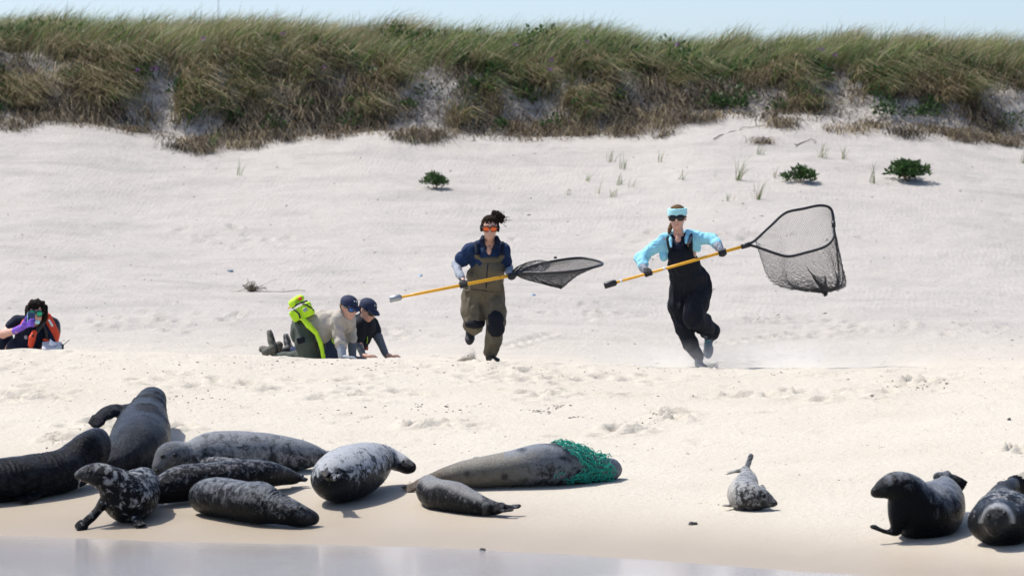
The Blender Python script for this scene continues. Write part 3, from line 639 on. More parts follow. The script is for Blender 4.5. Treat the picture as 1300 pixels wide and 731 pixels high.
# young spotted seal with raised head
seal('young black and white spotted seal propped up on its front flippers', [(99, 603, 668, 4, 5), (107, 602, 668, 9, 9.5), (121, 602, 667, 13, 14.5), (138, 609, 666, 17, 19), (152, 622, 664, 26, 27), (162, 634, 662, 31, 30), (174, 626, 656, 29, 31), (184, 617, 649, 19, 23), (190, 618, 643, 12, 16), (194, 628, 640, 9, 9)],
     m_spot, SG, k=.035, h=.010, wrinkle=((.22, .4, 30, .004),), lumps=[(184, 610, 652, 16, 16, 18)],
     flippers=[{'pts': [(134, 632, 663), (124, 648, 666), (112, 660, 669), (103, 668, 671)], 'w': 6.5, 't': 5, 'd': 7, 'up': (.3, -.8, .5), 'fan': .1}, {'pts': [(168, 650, 664), (174, 660, 667), (178, 666, 670)], 'w': 7, 't': 4.5, 'd': 3, 'up': (0, -.4, 1), 'fan': .4}],
     eyes=[(115, 599, .018)], whisk=[(103, 608, -.02, -.04, 5)],
     tint=lambda a, d, V, px, py, n: [((.14 - a) * 20, (.03, .03, .032), .75), ((np.exp(-((px - 137) / 7) ** 2 - ((py - 612) / 4.5) ** 2) + .25 * n) * 3 - 1, (.30, .30, .29), .8)])
# grey seal resting its chin
seal('pale grey seal resting its chin over the dark mottled seal', [(198.5, 600, 612, 5, 5), (201.5, 594, 612, 8.5, 8), (205, 588, 611, 11.5, 11), (213, 579, 610, 17, 16.5), (225, 577, 608, 18, 17.5), (241, 578, 606, 17, 17.5), (268, 574, 604, 25, 26), (305, 574, 602, 28, 27), (342, 575, 600, 27, 25), (374, 577, 598, 21, 21), (397, 578, 596, 13, 14), (410, 578, 595, 6, 7)],
     m_grey, SG, wrinkle=((.14, .26, 24, .016),), flippers=[{'pts': [(258, 588, 609), (275, 583, 612), (300, 586, 614)], 'w': 7, 't': 3.5}, {'pts': [(408, 577, 595), (416, 575, 594), (424, 574, 593)], 'w': 5, 't': 2.5}],
     tint=lambda a, d, V, px, py, n: [((.20 - a) * 14 * (.4 + .6 * d), (.075, .08, .086), .75), ((.06 - a) * 40, (.03, .03, .033), .8)], eyes=[(206.5, 579, .022), (222.5, 578, .022)], nose=(199, 598, .024))
# dark mottled seal
seal('dark mottled seal stretched in front of the pale grey one', [(178, 628, 648, 8), (188, 625, 646, 13), (206, 621, 643, 17, 18), (232, 613, 639, 24, 23), (272, 609, 634, 26, 23), (310, 605, 629, 25, 22), (334, 602, 626, 21, 18), (355, 603, 622, 15, 13), (369, 606, 620, 9, 9), (376, 607, 619, 5, 6)],
     m_dark, SG, flippers=[{'pts': [(368, 606, 619), (377, 607, 619), (384, 608, 619)], 'w': 5, 't': 2.6, 'd': 7}, {'pts': [(366, 603, 618), (376, 603.5, 617), (381, 604, 617)], 'w': 4, 't': 2.4, 'd': 5}], wrinkle=((.05, .2, 25, .007),))
# slate seal head right
seal('slate grey seal asleep on its side with wrinkled neck and dark muzzle', [(400, 658, 668, 6, 7), (394, 657, 668, 9, 10), (383, 655, 669, 13, 13.5), (368, 650, 669, 18, 17), (352, 645, 668, 20, 20), (330, 639, 666, 25, 25.5), (300, 634, 661, 27, 25), (272, 630, 656, 25, 24), (256, 631, 653, 17, 19), (249, 633, 652, 9, 12)],
     m_slate, SG, wrinkle=((.18, .34, 22, .014), (.34, .46, 20, .006)), h=.011, lumps=[(270, 616, 652, 13, 10, 14)],
     flippers=[{'pts': [(350, 630, 660), (338, 618, 657), (322, 615, 655), (308, 618, 654)], 'w': 8, 't': 4.5, 'd': 6, 'up': (0, -.3, 1)}],
     tint=lambda a, d, V, px, py, n: [((.13 - a) * 14, (.028, .028, .030), .8)], eyes=[(382, 645, .020), (369, 648, .018)], nose=(401, 658, .016))
# pied seal seen from behind
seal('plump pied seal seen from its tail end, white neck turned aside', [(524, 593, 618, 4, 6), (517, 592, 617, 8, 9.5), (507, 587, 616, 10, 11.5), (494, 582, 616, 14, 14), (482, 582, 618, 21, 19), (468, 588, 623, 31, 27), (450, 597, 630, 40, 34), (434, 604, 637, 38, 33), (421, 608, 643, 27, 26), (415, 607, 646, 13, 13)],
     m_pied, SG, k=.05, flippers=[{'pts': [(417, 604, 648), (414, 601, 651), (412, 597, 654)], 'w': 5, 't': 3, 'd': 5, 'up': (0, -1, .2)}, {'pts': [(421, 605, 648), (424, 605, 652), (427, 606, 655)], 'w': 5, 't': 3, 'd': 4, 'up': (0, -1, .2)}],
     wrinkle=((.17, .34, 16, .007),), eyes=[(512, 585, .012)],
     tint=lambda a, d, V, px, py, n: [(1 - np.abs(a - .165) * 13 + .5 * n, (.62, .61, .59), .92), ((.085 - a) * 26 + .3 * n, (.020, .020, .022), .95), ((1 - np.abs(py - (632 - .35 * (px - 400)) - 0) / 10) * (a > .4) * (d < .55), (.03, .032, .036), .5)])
# seal caught in the green net
tn, netbvh, netS = seal('long blue grey seal with a tan rear, caught in green netting', [(783, 598, 608, 7, 8), (777, 596, 608, 13, 14), (764, 596, 610, 16, 16), (748, 595, 611, 19, 18), (724, 590, 613, 25, 24.5), (690, 589, 616, 30, 26.5), (655, 594, 618, 28, 23.5), (620, 598, 620, 24, 20.5), (588, 602, 621, 19, 17), (560, 607, 621, 13, 12), (541, 612, 621, 9, 8), (530, 615, 621, 6, 5.5)],
     m_net, SG, flippers=[{'pts': [(538, 612, 621), (526, 615, 622), (516, 618, 623)], 'w': 6, 't': 2.6, 'd': 9, 'up': (0, -.3, 1)}, {'pts': [(540, 614, 622), (530, 618, 624), (521, 621, 625)], 'w': 6, 't': 2.6, 'd': 7}], lumps=[(606, 586, 617, 9, 7, 8)],
     tint=lambda a, d, V, px, py, n: [(smooth01(700, 640, px + 22 * n), (.155, .14, .11), .8), (smooth01(.55, .85, d + .12 * n) * smooth01(705, 650, px + 22 * n), (.33, .30, .235), .85), (smooth01(.72, .95, d + .1 * n) * (px > 640) * (px < 715), (.27, .29, .32), .75), (smooth01(600, 540, px + 12 * n), (.13, .09, .055), .8), (np.exp(-((px - 641) / 4) ** 2 - ((py - 605) / 4) ** 2) * 2, (.03, .028, .028), .9), (np.exp(-((px - 593) / 3) ** 2 - ((py - 601) / 3) ** 2) * 2, (.04, .035, .03), .9), ((n + .1) * 5 * (px > 655) * (px < 740) * (d > .62) - 1.2, (.02, .021, .024), .85)])  # upper-side tan and bluish tints paint the highlight into the coat
# small seal, tail right
seal('small black and silver seal curled with its tail flippers trailing', [(553, 618, 630, 10), (546, 618, 636, 14, 15), (545, 622, 641, 17, 19), (556, 628, 646, 20, 21), (578, 632, 650, 21, 20.5), (598, 638, 653, 17, 16), (616, 643, 655, 12, 11.5), (630, 645, 655, 7.5, 8), (638, 645, 655, 5, 5)],
     m_dark, SG, h=.010, flippers=[{'pts': [(634, 643, 655), (644, 643, 655), (652, 643, 655)], 'w': 4.5, 't': 2.4, 'd': 10}, {'pts': [(630, 648, 656), (640, 648, 657), (648, 647, 657)], 'w': 4, 't': 2.4, 'd': 5}],
     tint=lambda a, d, V, px, py, n: [((d - .72) * 6 * (px < 612) + 1.4 * n, (.30, .29, .27), .75)])
# spotted pup
seal('small pale spotted seal pup with its tail flippers raised in a V', [(983, 638.5, 648, 2.5, 3), (978, 637, 648, 6, 6.5), (968, 633, 648, 11, 12.5), (957, 632, 648, 17, 17), (946, 629, 646, 22, 20.5), (945, 620, 641, 19, 17), (948, 611, 636, 14, 12.5), (948, 603, 632, 9.5, 9), (946, 597, 629, 6, 6.5)],
     m_pup, SG, k=.025, h=.009, flippers=[{'pts': [(944, 597, 628), (934, 598, 628), (926, 600, 628)], 'w': 5, 't': 2.2, 'd': 5, 'up': (0, -.2, 1)}, {'pts': [(947, 596, 628), (950, 588, 628), (953, 580, 628)], 'w': 3.6, 't': 2, 'd': 5, 'up': (0, -1, .1), 'fan': .1}, {'pts': [(928, 641, 646), (922, 641.5, 648), (919, 641, 648)], 'w': 3, 't': 1.6, 'd': 3}, {'pts': [(968, 618, 641), (972, 624, 642), (973, 630, 643)], 'w': 4.5, 't': 2, 'd': 3, 'up': (1, -.4, .3)}],
     eyes=[(970, 629, .021)], nose=(982.5, 638.5, .015), tint=lambda a, d, V, px, py, n: [((.2 - a) * 8 + .8 * n, (.07, .065, .06), .7), (np.clip((640 - px) * 0, 0, 1) + (936 - px) * .2 + n, (.55, .52, .46), .6)])
# dark bull on the right
seal('heavy black bull seal with a long arched snout and raised head', [(1110.5, 625, 690, 5.5, 6.5), (1117, 622.5, 690, 9, 10), (1128, 618, 689, 13, 15.5), (1142, 617, 688, 19, 19.5), (1153, 627, 686, 26, 27), (1160, 642, 684, 34, 33), (1170, 652, 681, 42, 35), (1184, 648, 675, 40, 37), (1196, 636, 667, 29, 30), (1200, 624, 659, 16, 19), (1199, 612, 654, 9, 9)],
     m_rbull, SG, k=.05, flippers=[{'pts': [(1140, 674, 688), (1127, 675, 689), (1115, 671, 690), (1109, 668, 690)], 'w': 6, 't': 3, 'd': 4, 'up': (0, -.3, 1), 'fan': 0}, {'pts': [(1199, 609, 652), (1210, 611, 651), (1218, 615, 651)], 'w': 10, 't': 4, 'd': 8, 'up': (0, -.9, .3), 'fan': 0}, {'pts': [(1192, 607, 652), (1198, 604, 650), (1206, 606, 650)], 'w': 7, 't': 4, 'd': 3, 'up': (0, -.5, .8), 'fan': 0}],
     eyes=[(1137, 610, .019)], lumps=[(1146, 640, 687, 15, 22, 17), (1139, 655, 688, 11, 22, 14)], nose=(1110, 622, .022), wrinkle=((.26, .42, 22, .006),),
     tint=lambda a, d, V, px, py, n: [((a < .36) * np.clip((d - .8) * 5, 0, 1) * np.clip((a - .12) * 12, 0, 1), (.24, .245, .25), .8), ((.11 - a) * 18, (.018, .018, .018), .8)])
# seal facing the sea, white ring round the face
seal('dark seal facing the water with a white streaked crown', [(1263, 673, 701, 8, 7.5), (1263, 670, 700.5, 12, 11), (1265, 661, 700, 19, 18.5), (1266, 658, 698, 21, 21), (1269, 660, 694, 30, 27), (1272, 664, 691, 44, 30), (1276, 654, 686, 42, 32), (1271, 641, 679, 24, 23), (1270, 630, 672, 15, 15.5), (1280, 621, 666, 12, 13), (1286, 616, 662, 9, 10)],
     m_streak, SG, k=.02, h=.010, flippers=[{'pts': [(1285, 616, 660), (1292, 614, 658), (1294, 624, 657)], 'w': 12, 't': 5, 'd': 9, 'up': (0, -1, .2), 'fan': 0}, {'pts': [(1278, 616, 660), (1272, 614, 658), (1270, 616, 657)], 'w': 6, 't': 3.5, 'd': 3, 'up': (0, -1, .3), 'fan': 0}],
     eyes=[(1255, 655, .020), (1276, 652, .020)], nose=(1261, 674, .02),
     tint=lambda a, d, V, px, py, n: [((1 - np.abs(np.hypot(px - 1266, (py - 661) * 1.0) - 20) / 4.5 + .9 * n) * (py < 664) * (V[:, 1] < 34), (.5, .5, .49), .85), ((a > .58) * (a < .84) * 1., (.032, .023, .017), .85), ((a >= .84) * 1., (.008, .008, .009), .9), (np.exp(-np.hypot(px - 1266, py - 661) ** 2 / 180) * 2, (.03, .03, .031), .8)])
# pale seal, mostly beyond
seal('pale tan seal lying beyond the white-crowned dark seal', [(1291, 625, 642, 6), (1297, 620, 642, 14, 16), (1312, 617, 642, 20, 22), (1345, 616, 642, 27, 26), (1385, 618, 642, 24, 23), (1415, 625, 642, 13, 13), (1428, 632, 642, 6, 6)], m_pale, SG, flippers=[{'pts': [(1425, 632, 643), (1440, 634, 643), (1452, 636, 643)], 'w': 6, 't': 3}])

# green trawl netting wound round the neck
GN = plain('green_net_twine', (.018, .35, .25), .65, .3, 60, .001, spec=.4)
def netpt(px, th):
    i = int(np.argmin(np.abs(px_at(netS[:, 0], netS[:, 1]) - px))); c = netS[i, :3]
    d = np.array([.12, -math.sin(th), math.cos(th)]); d /= np.linalg.norm(d)
    r = netbvh.ray_cast(Vector(c + d * .6), Vector(-d), 1.0)
    q = np.array(r[0]) if r[0] is not None else c + d * netS[i, 4]
    q = q + d * (.012 + .012 * rng.random()); q[2] = max(q[2], gz(q[0], q[1]) + .008); return q
parts = []
for layer in range(1):
    nu, nv = 23, 13; grid = np.zeros((nu, nv, 3))
    for i in range(nu):
        th = math.radians(-70 + 210 * i / (nu - 1))
        p0 = np.interp(math.degrees(th), [-70, -30, 0, 30, 60, 90, 115, 140], [705, 698, 700, 706, 722, 741, 726, 716]); p1 = np.interp(math.degrees(th), [-70, 0, 60, 100, 140], [758, 764, 771, 777, 779])
        for j in range(nv): grid[i, j] = netpt(p0 + (p1 - p0) * j / (nv - 1) + rng.normal(0, 1.5), th + rng.normal(0, .07)) + rng.normal(0, .006, 3)
    for i in range(nu):
        for j in range(nv):
            for (di, dj) in ((1, (i + layer) % 2), (0, 1), (1, 0) if (i + j) % 2 else (1, -1)):
                a, b = i + di, j + dj
                if 0 <= a < nu and 0 <= b < nv and rng.random() < .9:
                    A, Bp = grid[i, j], grid[a, b]; m_ = (A + Bp) / 2 + rng.normal(0, .010, 3) + [0, -.004, .006]; parts.append(tube(spline([A, m_, Bp], 4), .0030, 4))
for _ in range(26):                                                   # loose loops on the ridge and along the sand
    px = rng.uniform(698, 770); th = rng.choice([rng.uniform(-.3, .5), rng.uniform(1.9, 2.3)]); a = netpt(px, th); b = netpt(px + rng.uniform(3, 8), th)
    parts.append(tube(spline([a, (a + b) / 2 + [rng.normal(0, .01), -.02 * rng.random(), .03 * rng.random() + .008], b], 6), .003, 4))
v, f = merge(parts); t = thing('fishing_net', 'tangled bright green fishing net wound around the seal neck', 'net', P(760, 612, Yg(760, 612))); o = build('netting', v, f, GN, t); o['kind'] = 'stuff'

# ------------------------------------------------------------------ people
SKIN = skin_mat('skin', (.56, .335, .25)); LIP = plain('lip', (.42, .15, .13), .5, .1, bmp=0)
BLACK = plain('black_cloth', (.010, .012, .017), .8, .3, 18, .003, spec=.2); NAVY = plain('navy_cloth', (.012, .030, .085), .8, .3, 20, .003, spec=.2)
OLIVE = plain('olive_wader', (.125, .105, .070), .75, .22, 12, .003, spec=.25); DKBLUE = plain('dark_navy_cloth', (.008, .013, .030), .8, .3, 20, .003, spec=.2)
GREYSL = plain('grey_sleeve', (.30, .33, .37), .8, .15, 30, .002); DGREY = plain('dark_grey_sleeve', (.10, .12, .145), .8, .2, 30, .002)
BLUEJ = plain('pale_blue_fleece', (.30, .66, .80), .85, .12, 25, .003, spec=.2); TANSH = plain('tan_shirt', (.44, .395, .34), .85, .12, 20, .003, spec=.2)
GLOVE = plain('black_glove', (.012, .012, .014), .6, .3, 60, .002); RUBBER = plain('boot_rubber', (.020, .021, .022), .55, .3, 40, .002)
HAIR = plain('dark_brown_hair', (.030, .018, .012), .75, .5, 90, .012, 180, spec=.1); HAIR2 = plain('brown_hair', (.17, .105, .055), .75, .5, 90, .012, 180, spec=.1)
HAIR3 = plain('black_hair', (.016, .011, .009), .75, .5, 90, .012, 180, spec=.1)
DKGREEN = plain('green_wader', (.055, .068, .052), .75, .25, 14, .003); DENIM = plain('denim', (.030, .048, .10), .85, .25, 40, .002)
LIME = plain('lime_nylon', (.52, .82, .02), .6, .12, 20, .003); RED = plain('orange_red_nylon', (.72, .065, .018), .6, .15, 20, .003)
PURPLE = plain('purple_glove', (.17, .07, .50), .45, .15, 30, .002); CAPN = plain('cap_navy', (.012, .020, .055), .8, .2, 30, .002)
WHITE = plain('white_print', (.78, .78, .78), .7, .05, bmp=0); YEL = plain('yellow_fibreglass', (.80, .40, .022), .35, .08, 10, 0); STEEL = plain('grey_metal', (.33, .35, .37), .4, .1, 40, 0, metal=.6)
BLKPL = plain('black_plastic', (.014, .015, .017), .45, .2, 40, 0); NETM = plain('black_netting', (.022, .023, .028), .7, .2, 40, 0)
HEADB = plain('aqua_headband', (.42, .78, .80), .8, .08, 30, .002); TEAL = plain('teal_lace', (.01, .35, .42), .6, .1, bmp=0); SOLE = plain('shoe_sole', (.14, .15, .16), .7, .2)
def lens_mat(name, col): 
    m, N, L, B = nt(name); tc = N.new('ShaderNodeTexCoord').outputs['Object']
    L.new(mixrgb(N, L, noise(N, L, tc, 30, 1), tuple(x * .8 for x in col), col), B.inputs['Base Color']); B.inputs['Roughness'].default_value = .08; B.inputs['Metallic'].default_value = .35; B.inputs['Specular IOR Level'].default_value = .6; return m
LENS_O = lens_mat('orange_mirror_lens', (.85, .14, .02)); LENS_B = lens_mat('black_lens', (.012, .012, .013)); LENS_BL = lens_mat('blue_mirror_lens', (.04, .16, .55)); LENS_G = lens_mat('green_mirror_lens', (.02, .42, .20))

BOOTG = plain('dusty_boot', (.11, .105, .085), .8, .35, 20, .003)
class Fig:
    def __init__(s, Y0, label, base):
        s.Y0 = Y0; b = np.asarray(base, float); s.t = thing('person', label, 'person', b, None); s.base = b
    def p(s, px, py, d=0.): return P(px, py, s.Y0 + d)
    def r(s, px): return px * s.Y0 / F
    def mesh(s, name, prims, mat, h=.009, k=.02, wr=0., fr=9., parent=None, fold=None, label=None):
        V, Q = sdf_mesh(prims, h, k); V = relax(V, Q, 1 if h > .006 else 0); Nn = vnormals(V, Q)
        if wr:
            q = V - s.base; q2 = q * np.array([1, 1, .45]) if fold is None else q * np.array(fold)
            n = noise3(q2, fr, 3); n2 = noise3(q2 + .1 * n[:, None], fr * 2.2, 5); V = V + Nn * (1.5 * wr * (.6 - 2.2 * np.abs(n)) + 1.1 * wr * (.5 - 2 * np.abs(n2)))[:, None]
        o = build(name, V, Q, mat, parent or s.t)
        if label: o['label'] = label
        return o
def hframe(f, up=(0, 0, 1)):
    f = unit(f); u = np.asarray(up, float); u = unit(u - f * np.dot(f, u)); l = np.cross(u, f); return f, u, l      # forward, up, her left
def head_prims(c, f, up, H=.225):
    f, u, l = hframe(f, up); R = np.array([f, l, u]); W = lambda a, b, d: c + f * a * H + l * b * H + u * d * H
    pr = [ell(W(-.04, 0, .12), (.42 * H, .345 * H, .40 * H), R), ell(W(.10, 0, -.12), (.28 * H, .27 * H, .36 * H), R), ell(W(.20, 0, -.36), (.13 * H, .17 * H, .12 * H), R),
          cap(W(.37, 0, .06), W(.46, 0, -.10), .035 * H, .062 * H), ell(W(.30, 0, .12), (.09 * H, .24 * H, .05 * H), R), ell(W(.335, 0, -.235), (.06 * H, .115 * H, .035 * H), R),
          ell(W(.26, .15, -.1), (.1 * H, .1 * H, .1 * H), R), ell(W(.26, -.15, -.1), (.1 * H, .1 * H, .1 * H), R),
          ell(W(-.02, .355, .0), (.07 * H, .035 * H, .12 * H), R), ell(W(-.02, -.355, .0), (.07 * H, .035 * H, .12 * H), R)]
    return pr, W, R
def glasses(fig, W, R, H, frame_m, lens_m, lensw=.15, lensh=.10):
    parts = []
    for sgn in (-1, 1):
        parts.append(tube(spline([W(.36, sgn * .10, .085), W(.31, sgn * .30, .085), W(.2, sgn * .37, .075), W(-.02, sgn * .38, .06)], 10), .028 * H, 6))
    parts.append(tube([W(.41, -.07, .07), W(.43, 0, .08), W(.41, .07, .07)], .025 * H, 6)); v, f = merge(parts)
    g = build('sunglasses', v, f, frame_m, fig.t)
    for sgn in (-1, 1):
        Rl = np.array([unit(R[0] * 1 + R[1] * sgn * .28), unit(R[1] - R[0] * sgn * .28), R[2]])
        fig.mesh('lens', [ell(W(.385, sgn * .155, .03), (.035 * H, lensw * H, lensh * H), Rl), ell(W(.385, sgn * .155, .055), (.03 * H, lensw * .95 * H, lensh * .7 * H), Rl)], lens_m, .004, .008, parent=g)
        rim = [W(.385, sgn * .155, .04) + Rl[1] * math.cos(a) * lensw * 1.08 * H + Rl[2] * math.sin(a) * lensh * 1.1 * H + Rl[0] * .012 * H for a in np.linspace(0, 6.283, 16, endpoint=False)]
        v, f = tube(rim, .022 * H, 5, True); build('rim', v, f, frame_m, g)
def lips(fig, W, R, H): fig.mesh('lips', [ell(W(.372, 0, -.225), (.03 * H, .10 * H, .018 * H), R), ell(W(.368, 0, -.262), (.03 * H, .085 * H, .022 * H), R)], LIP, .004, .004)
def grip(c, ax, palm, wrist, rh, sc=1.0, thumb=1):
    """hand closed round a bar through c along ax; palm = direction from bar to palm"""
    ax = unit(ax); pd = unit(palm - ax * np.dot(palm, ax)); q = np.cross(ax, pd); pr = []; R = np.array([ax, q, pd]); fr = .0095 * sc
    pr.append(ell(c + pd * (rh + .016), (.043 * sc, .036 * sc, .020 * sc), R)); pr.append(cap(c + pd * (rh + .018), wrist, .024 * sc, .027 * sc))
    for i in range(4):
        o = (i - 1.5) * .021 * sc * thumb; L_ = (.92, 1.05, 1., .8)[i]
        pts = []
        for a in np.array([25, 70, 125, 190, 240]) * (.92 + .08 * L_): pts.append(c + ax * o + (pd * math.cos(math.radians(a)) + q * math.sin(math.radians(a))) * (rh + fr * .9))
        pr += chain(pts, [fr * 1.15, fr * 1.1, fr, fr * .95, fr * .8])
    pts = [c + pd * (rh + .014) - ax * .030 * thumb * sc]
    for a, o in ((-35, -.040), (-80, -.036), (-130, -.024)): pts.append(c + ax * o * thumb * sc + (pd * math.cos(math.radians(a)) + q * math.sin(math.radians(a))) * (rh + fr))
    pr += chain(pts, [fr * 1.5, fr * 1.3, fr * 1.15, fr])
    return pr
def flat_hand(w, d, side, sc=1.0):
    """hand planted on the sand: w wrist, d forward direction, side = thumb side"""
    d = unit(d); s_ = unit(np.asarray(side, float) - d * np.dot(d, side)); n = np.cross(d, s_); R = np.array([d, s_, n]); pr = [cap(w, w + d * .03, .024, .022), ell(w + d * .055 * sc, (.048 * sc, .040 * sc, .016 * sc), R)]
    for i in range(4):
        o = (i - 1.5) * .020 * sc; L_ = (.062, .074, .070, .054)[i] * sc; a = w + d * .09 * sc - s_ * o; b = a + d * L_ * .5 - s_ * o * .35 + np.array([0, 0, .008]); e = b + d * L_ * .5 - s_ * o * .3 - np.array([0, 0, .010]); pr += chain([a, b, e], [.0098 * sc, .0092 * sc, .0078 * sc])
    a = w + d * .035 * sc + s_ * .032 * sc; pr += chain([a, a + d * .03 + s_ * .025, a + d * .062 + s_ * .032], [.0125, .0105, .009]); return pr
def tube_pts(fig, q): return [fig.p(*a) for a in q]
def sweep_shoe(fig, name, heel, toe, up, mat, L=.27, w=.045, sole=None, ankle=None):
    f = unit(toe - heel); u = unit(np.asarray(up, float) - f * np.dot(f, up)); l = np.cross(u, f); R = np.array([f, l, u]); c = heel
    pr = [ell(c + f * .05 + u * .035, (.055, w * .85, .045), R), ell(c + f * .13 + u * .03, (.08, w * .92, .036), R), ell(c + f * .205 + u * .022, (.065, w, .028), R), cap(c + f * .045 + u * .05, c + f * .03 + u * .12, .042, .046)]
    o = fig.mesh(name, pr, mat, .007, .015)
    ps = [ell(c + f * .06 - u * .004, (.068, w * .9, .016), R), ell(c + f * .18 - u * .004, (.092, w * 1.02, .015), R)]
    fig.mesh('sole', ps, sole or RUBBER, .006, .01, parent=o); return o, (f, u, l, c)

# ---- net runner in olive waders
Y1 = 45.2; p0 = P(622, 460, Y1); p0[2] = gz(p0[0], Y1)
A = Fig(Y1, 'person in olive chest waders and navy shirt, orange sunglasses, running with a folded net', p0)
hc = A.p(622, 290.5, -.26); hp, W, R = head_prims(hc, (0, -1, -.10), (.02, -.12, 1), .236)
sL, sR = A.p(597, 318.5, -.12), A.p(640, 318.5, -.12); eL, wL, hL = A.p(579.5, 336, -.08), A.p(583.5, 348.5, -.26), A.p(588.5, 356.5, -.36)
eR, wR, hR = A.p(645.5, 341, -.02), A.p(647.5, 348, -.24), A.p(651, 350.8, -.35)
hipL, hipR = A.p(602, 374, .06), A.p(625, 374, .06); knL, knR = A.p(603, 409, -.03), A.p(628.5, 410, -.14); anL, anR = A.p(598, 414, .40), A.p(621, 448, -.02)
neck = A.p(621, 318, -.12); chest = A.p(618.5, 335, -.08); waist = A.p(614, 356, .0); pelv = A.p(613.5, 372, .05)
body = hp + [cap(hc - [0, 0, .05], neck, .052, .062), ell(chest, (.165, .10, .16)), ell(waist, (.15, .10, .14)), ell(pelv, (.165, .11, .12)), cap(sL, sR, .06, .06)]
body += chain([sL, eL, wL], [.052, .042, .030]) + chain([sR, eR, wR], [.052, .042, .030]) + chain([hipL, knL, anL], [.085, .058, .038]) + chain([hipR, knR, anR], [.085, .058, .038])
body += [cap(wL, hL, .026, .022), cap(wR, hR, .026, .022)]
A.mesh('body', body, SKIN, .0085, .02); lips(A, W, R, .236); glasses(A, W, R, .236, BLKPL, LENS_O, .165, .115)
f_, u_, l_ = hframe((0, -1, -.10), (.02, -.12, 1)); H = .236
hr = [ell(W(-.10, 0, .20), (.43 * H, .385 * H, .40 * H), R), ell(W(.06, 0, .46), (.24 * H, .29 * H, .11 * H), R), ell(W(.02, .37, .04), (.10 * H, .06 * H, .16 * H), R), ell(W(.02, -.37, .04), (.10 * H, .06 * H, .16 * H), R)]
for i in range(70):                                          # wind-blown curly bun
    a = rng.normal(0, 1, 3); tt = rng.random(); c = W(-.22, .10 + .42 * tt, .52 + .10 * math.sin(tt * 2.6) - .22 * tt * tt) + a * .020 * (.7 + tt * .5); hr.append(ell(c, (rng.uniform(.010, .021),) * 3))
ho = A.mesh('hair', hr, HAIR, .0065, .010, wr=.006, fr=42)
cr = []
for i in range(60):                                          # loose curls
    tt = rng.random(); c = W(-.2, .2 + .42 * tt, .52 - .15 * tt) + rng.normal(0, .022, 3); ph = rng.random() * 6.28; d = np.array([.5 + rng.random(), rng.normal(0, .4), rng.normal(.1, .6)]) * .035
    cr.append(tube([c + d * q + np.array([math.cos(ph + q * 9), math.sin(ph + q * 9), math.sin(ph * 2 + q * 8)]) * .008 for q in np.linspace(0, 1, 8)], .0022, 4))
v, f = merge(cr); o = build('curls', v, f, HAIR, ho); o['kind'] = 'stuff'
sh = [ell(chest + [0, 0, .03], (.185, .125, .14)), ell(A.p(618, 322, -.11), (.17, .105, .085)), cap(sL, sL + (eL - sL) * .62, .070, .074), cap(sR, sR + (eR - sR) * .62, .070, .070), cap(sL, A.p(612, 311, -.12), .068, .055), cap(sR, A.p(629, 311, -.12), .068, .055)]
so = A.mesh('shirt', sh, NAVY, .009, .03, wr=.011, fr=12)
for sg in (-1, 1): A.mesh('collar', chain([W(-.25, sg * .30, -.42), W(.08, sg * .36, -.55), W(.30, sg * .16, -.88)], [.026, .028, .014]), DKBLUE, .007, .01, parent=so)
skv = [ell(A.p(621, 317, -.225), (.026, .03, .055))]; A.mesh('neckline', skv, SKIN, .006, .01)
# chest waders
wd = [ell(A.p(621, 340, -.10), (.158, .130, .135)), ell(A.p(616, 352, -.03), (.188, .150, .16)), ell(A.p(613.5, 366, .03), (.205, .160, .15)), ell(A.p(613.5, 376, .05), (.21, .16, .13))]
wd += chain([hipL + [0, 0, -.02], A.p(601, 395, 0), knL + [0, 0, .01], A.p(600.5, 413, .22), anL + [0, 0, .02]], [.122, .112, .098, .086, .075]) + chain([hipR + [0, 0, -.02], A.p(628, 394, -.06), knR, A.p(626, 430, -.07), A.p(622, 447, -.02)], [.122, .110, .098, .090, .078])
wo = A.mesh('waders', wd, OLIVE, .009, .03, wr=.016, fr=9)
bib = [ell(A.p(606, 325, -.135), (.032, .1, .03)), ell(A.p(637, 325, -.135), (.03, .1, .03)), ell(A.p(621.5, 330, -.15), (.135, .085, .055))]
A.mesh('bib', bib, OLIVE, .008, .03, wr=.004, fr=9, parent=wo)
for (xa, ya, xb, yb) in ((606, 323, 604, 309), (637, 323, 638, 309)):
    a, b = A.p(xa, ya, -.24), A.p(xb, yb, -.15); v, f = tube(spline([a, (a + b) / 2 + [0, -.02, .0], b, b + [0, .12, .0]], 10), .021, 8); build('strap', v, f, DKBLUE, wo)
A.mesh('knee_pad', [ell(knR + [0, -.035, .0], (.098, .090, .13)), ell(knR + [.01, -.02, -.06], (.092, .088, .085))], BLACK, .008, .03, wr=.006, fr=8, parent=wo)
A.mesh('knee_pad', [ell(knL + [0, -.03, -.015], (.108, .092, .058))], BLACK, .008, .03, wr=.005, fr=8, parent=wo)
v, f = tube(spline([A.p(619.5, 334, -.30), A.p(618, 350, -.30), A.p(617, 366, -.20)], 12), .006, 6); build('zip', v, f, DKBLUE, wo)
wb = [A.p(613.5, 370, .03) + np.array([math.cos(a) * .205, math.sin(a) * .165, .012 * math.sin(a * 2)]) for a in np.linspace(0, 6.283, 36, endpoint=False)]; v, f = tube(wb, .012, 6, True); build('waist_seam', v, f, OLIVE, wo)
A.mesh('sleeve', chain([sL + (eL - sL) * .80, eL, wL, wL + (hL - wL) * .5], [.050, .050, .040, .036]), GREYSL, .007, .01, wr=.004, fr=16)
A.mesh('sleeve', chain([sR + (eR - sR) * .93, eR, wR, wR + (hR - wR) * .4], [.047, .047, .038, .034]), GREYSL, .007, .01, wr=.004, fr=16)
sweep_shoe(A, 'boot', A.p(620, 458.5, .05) + [0, 0, .0], A.p(631, 459.5, -.20), (0, 0, 1), RUBBER, w=.052)
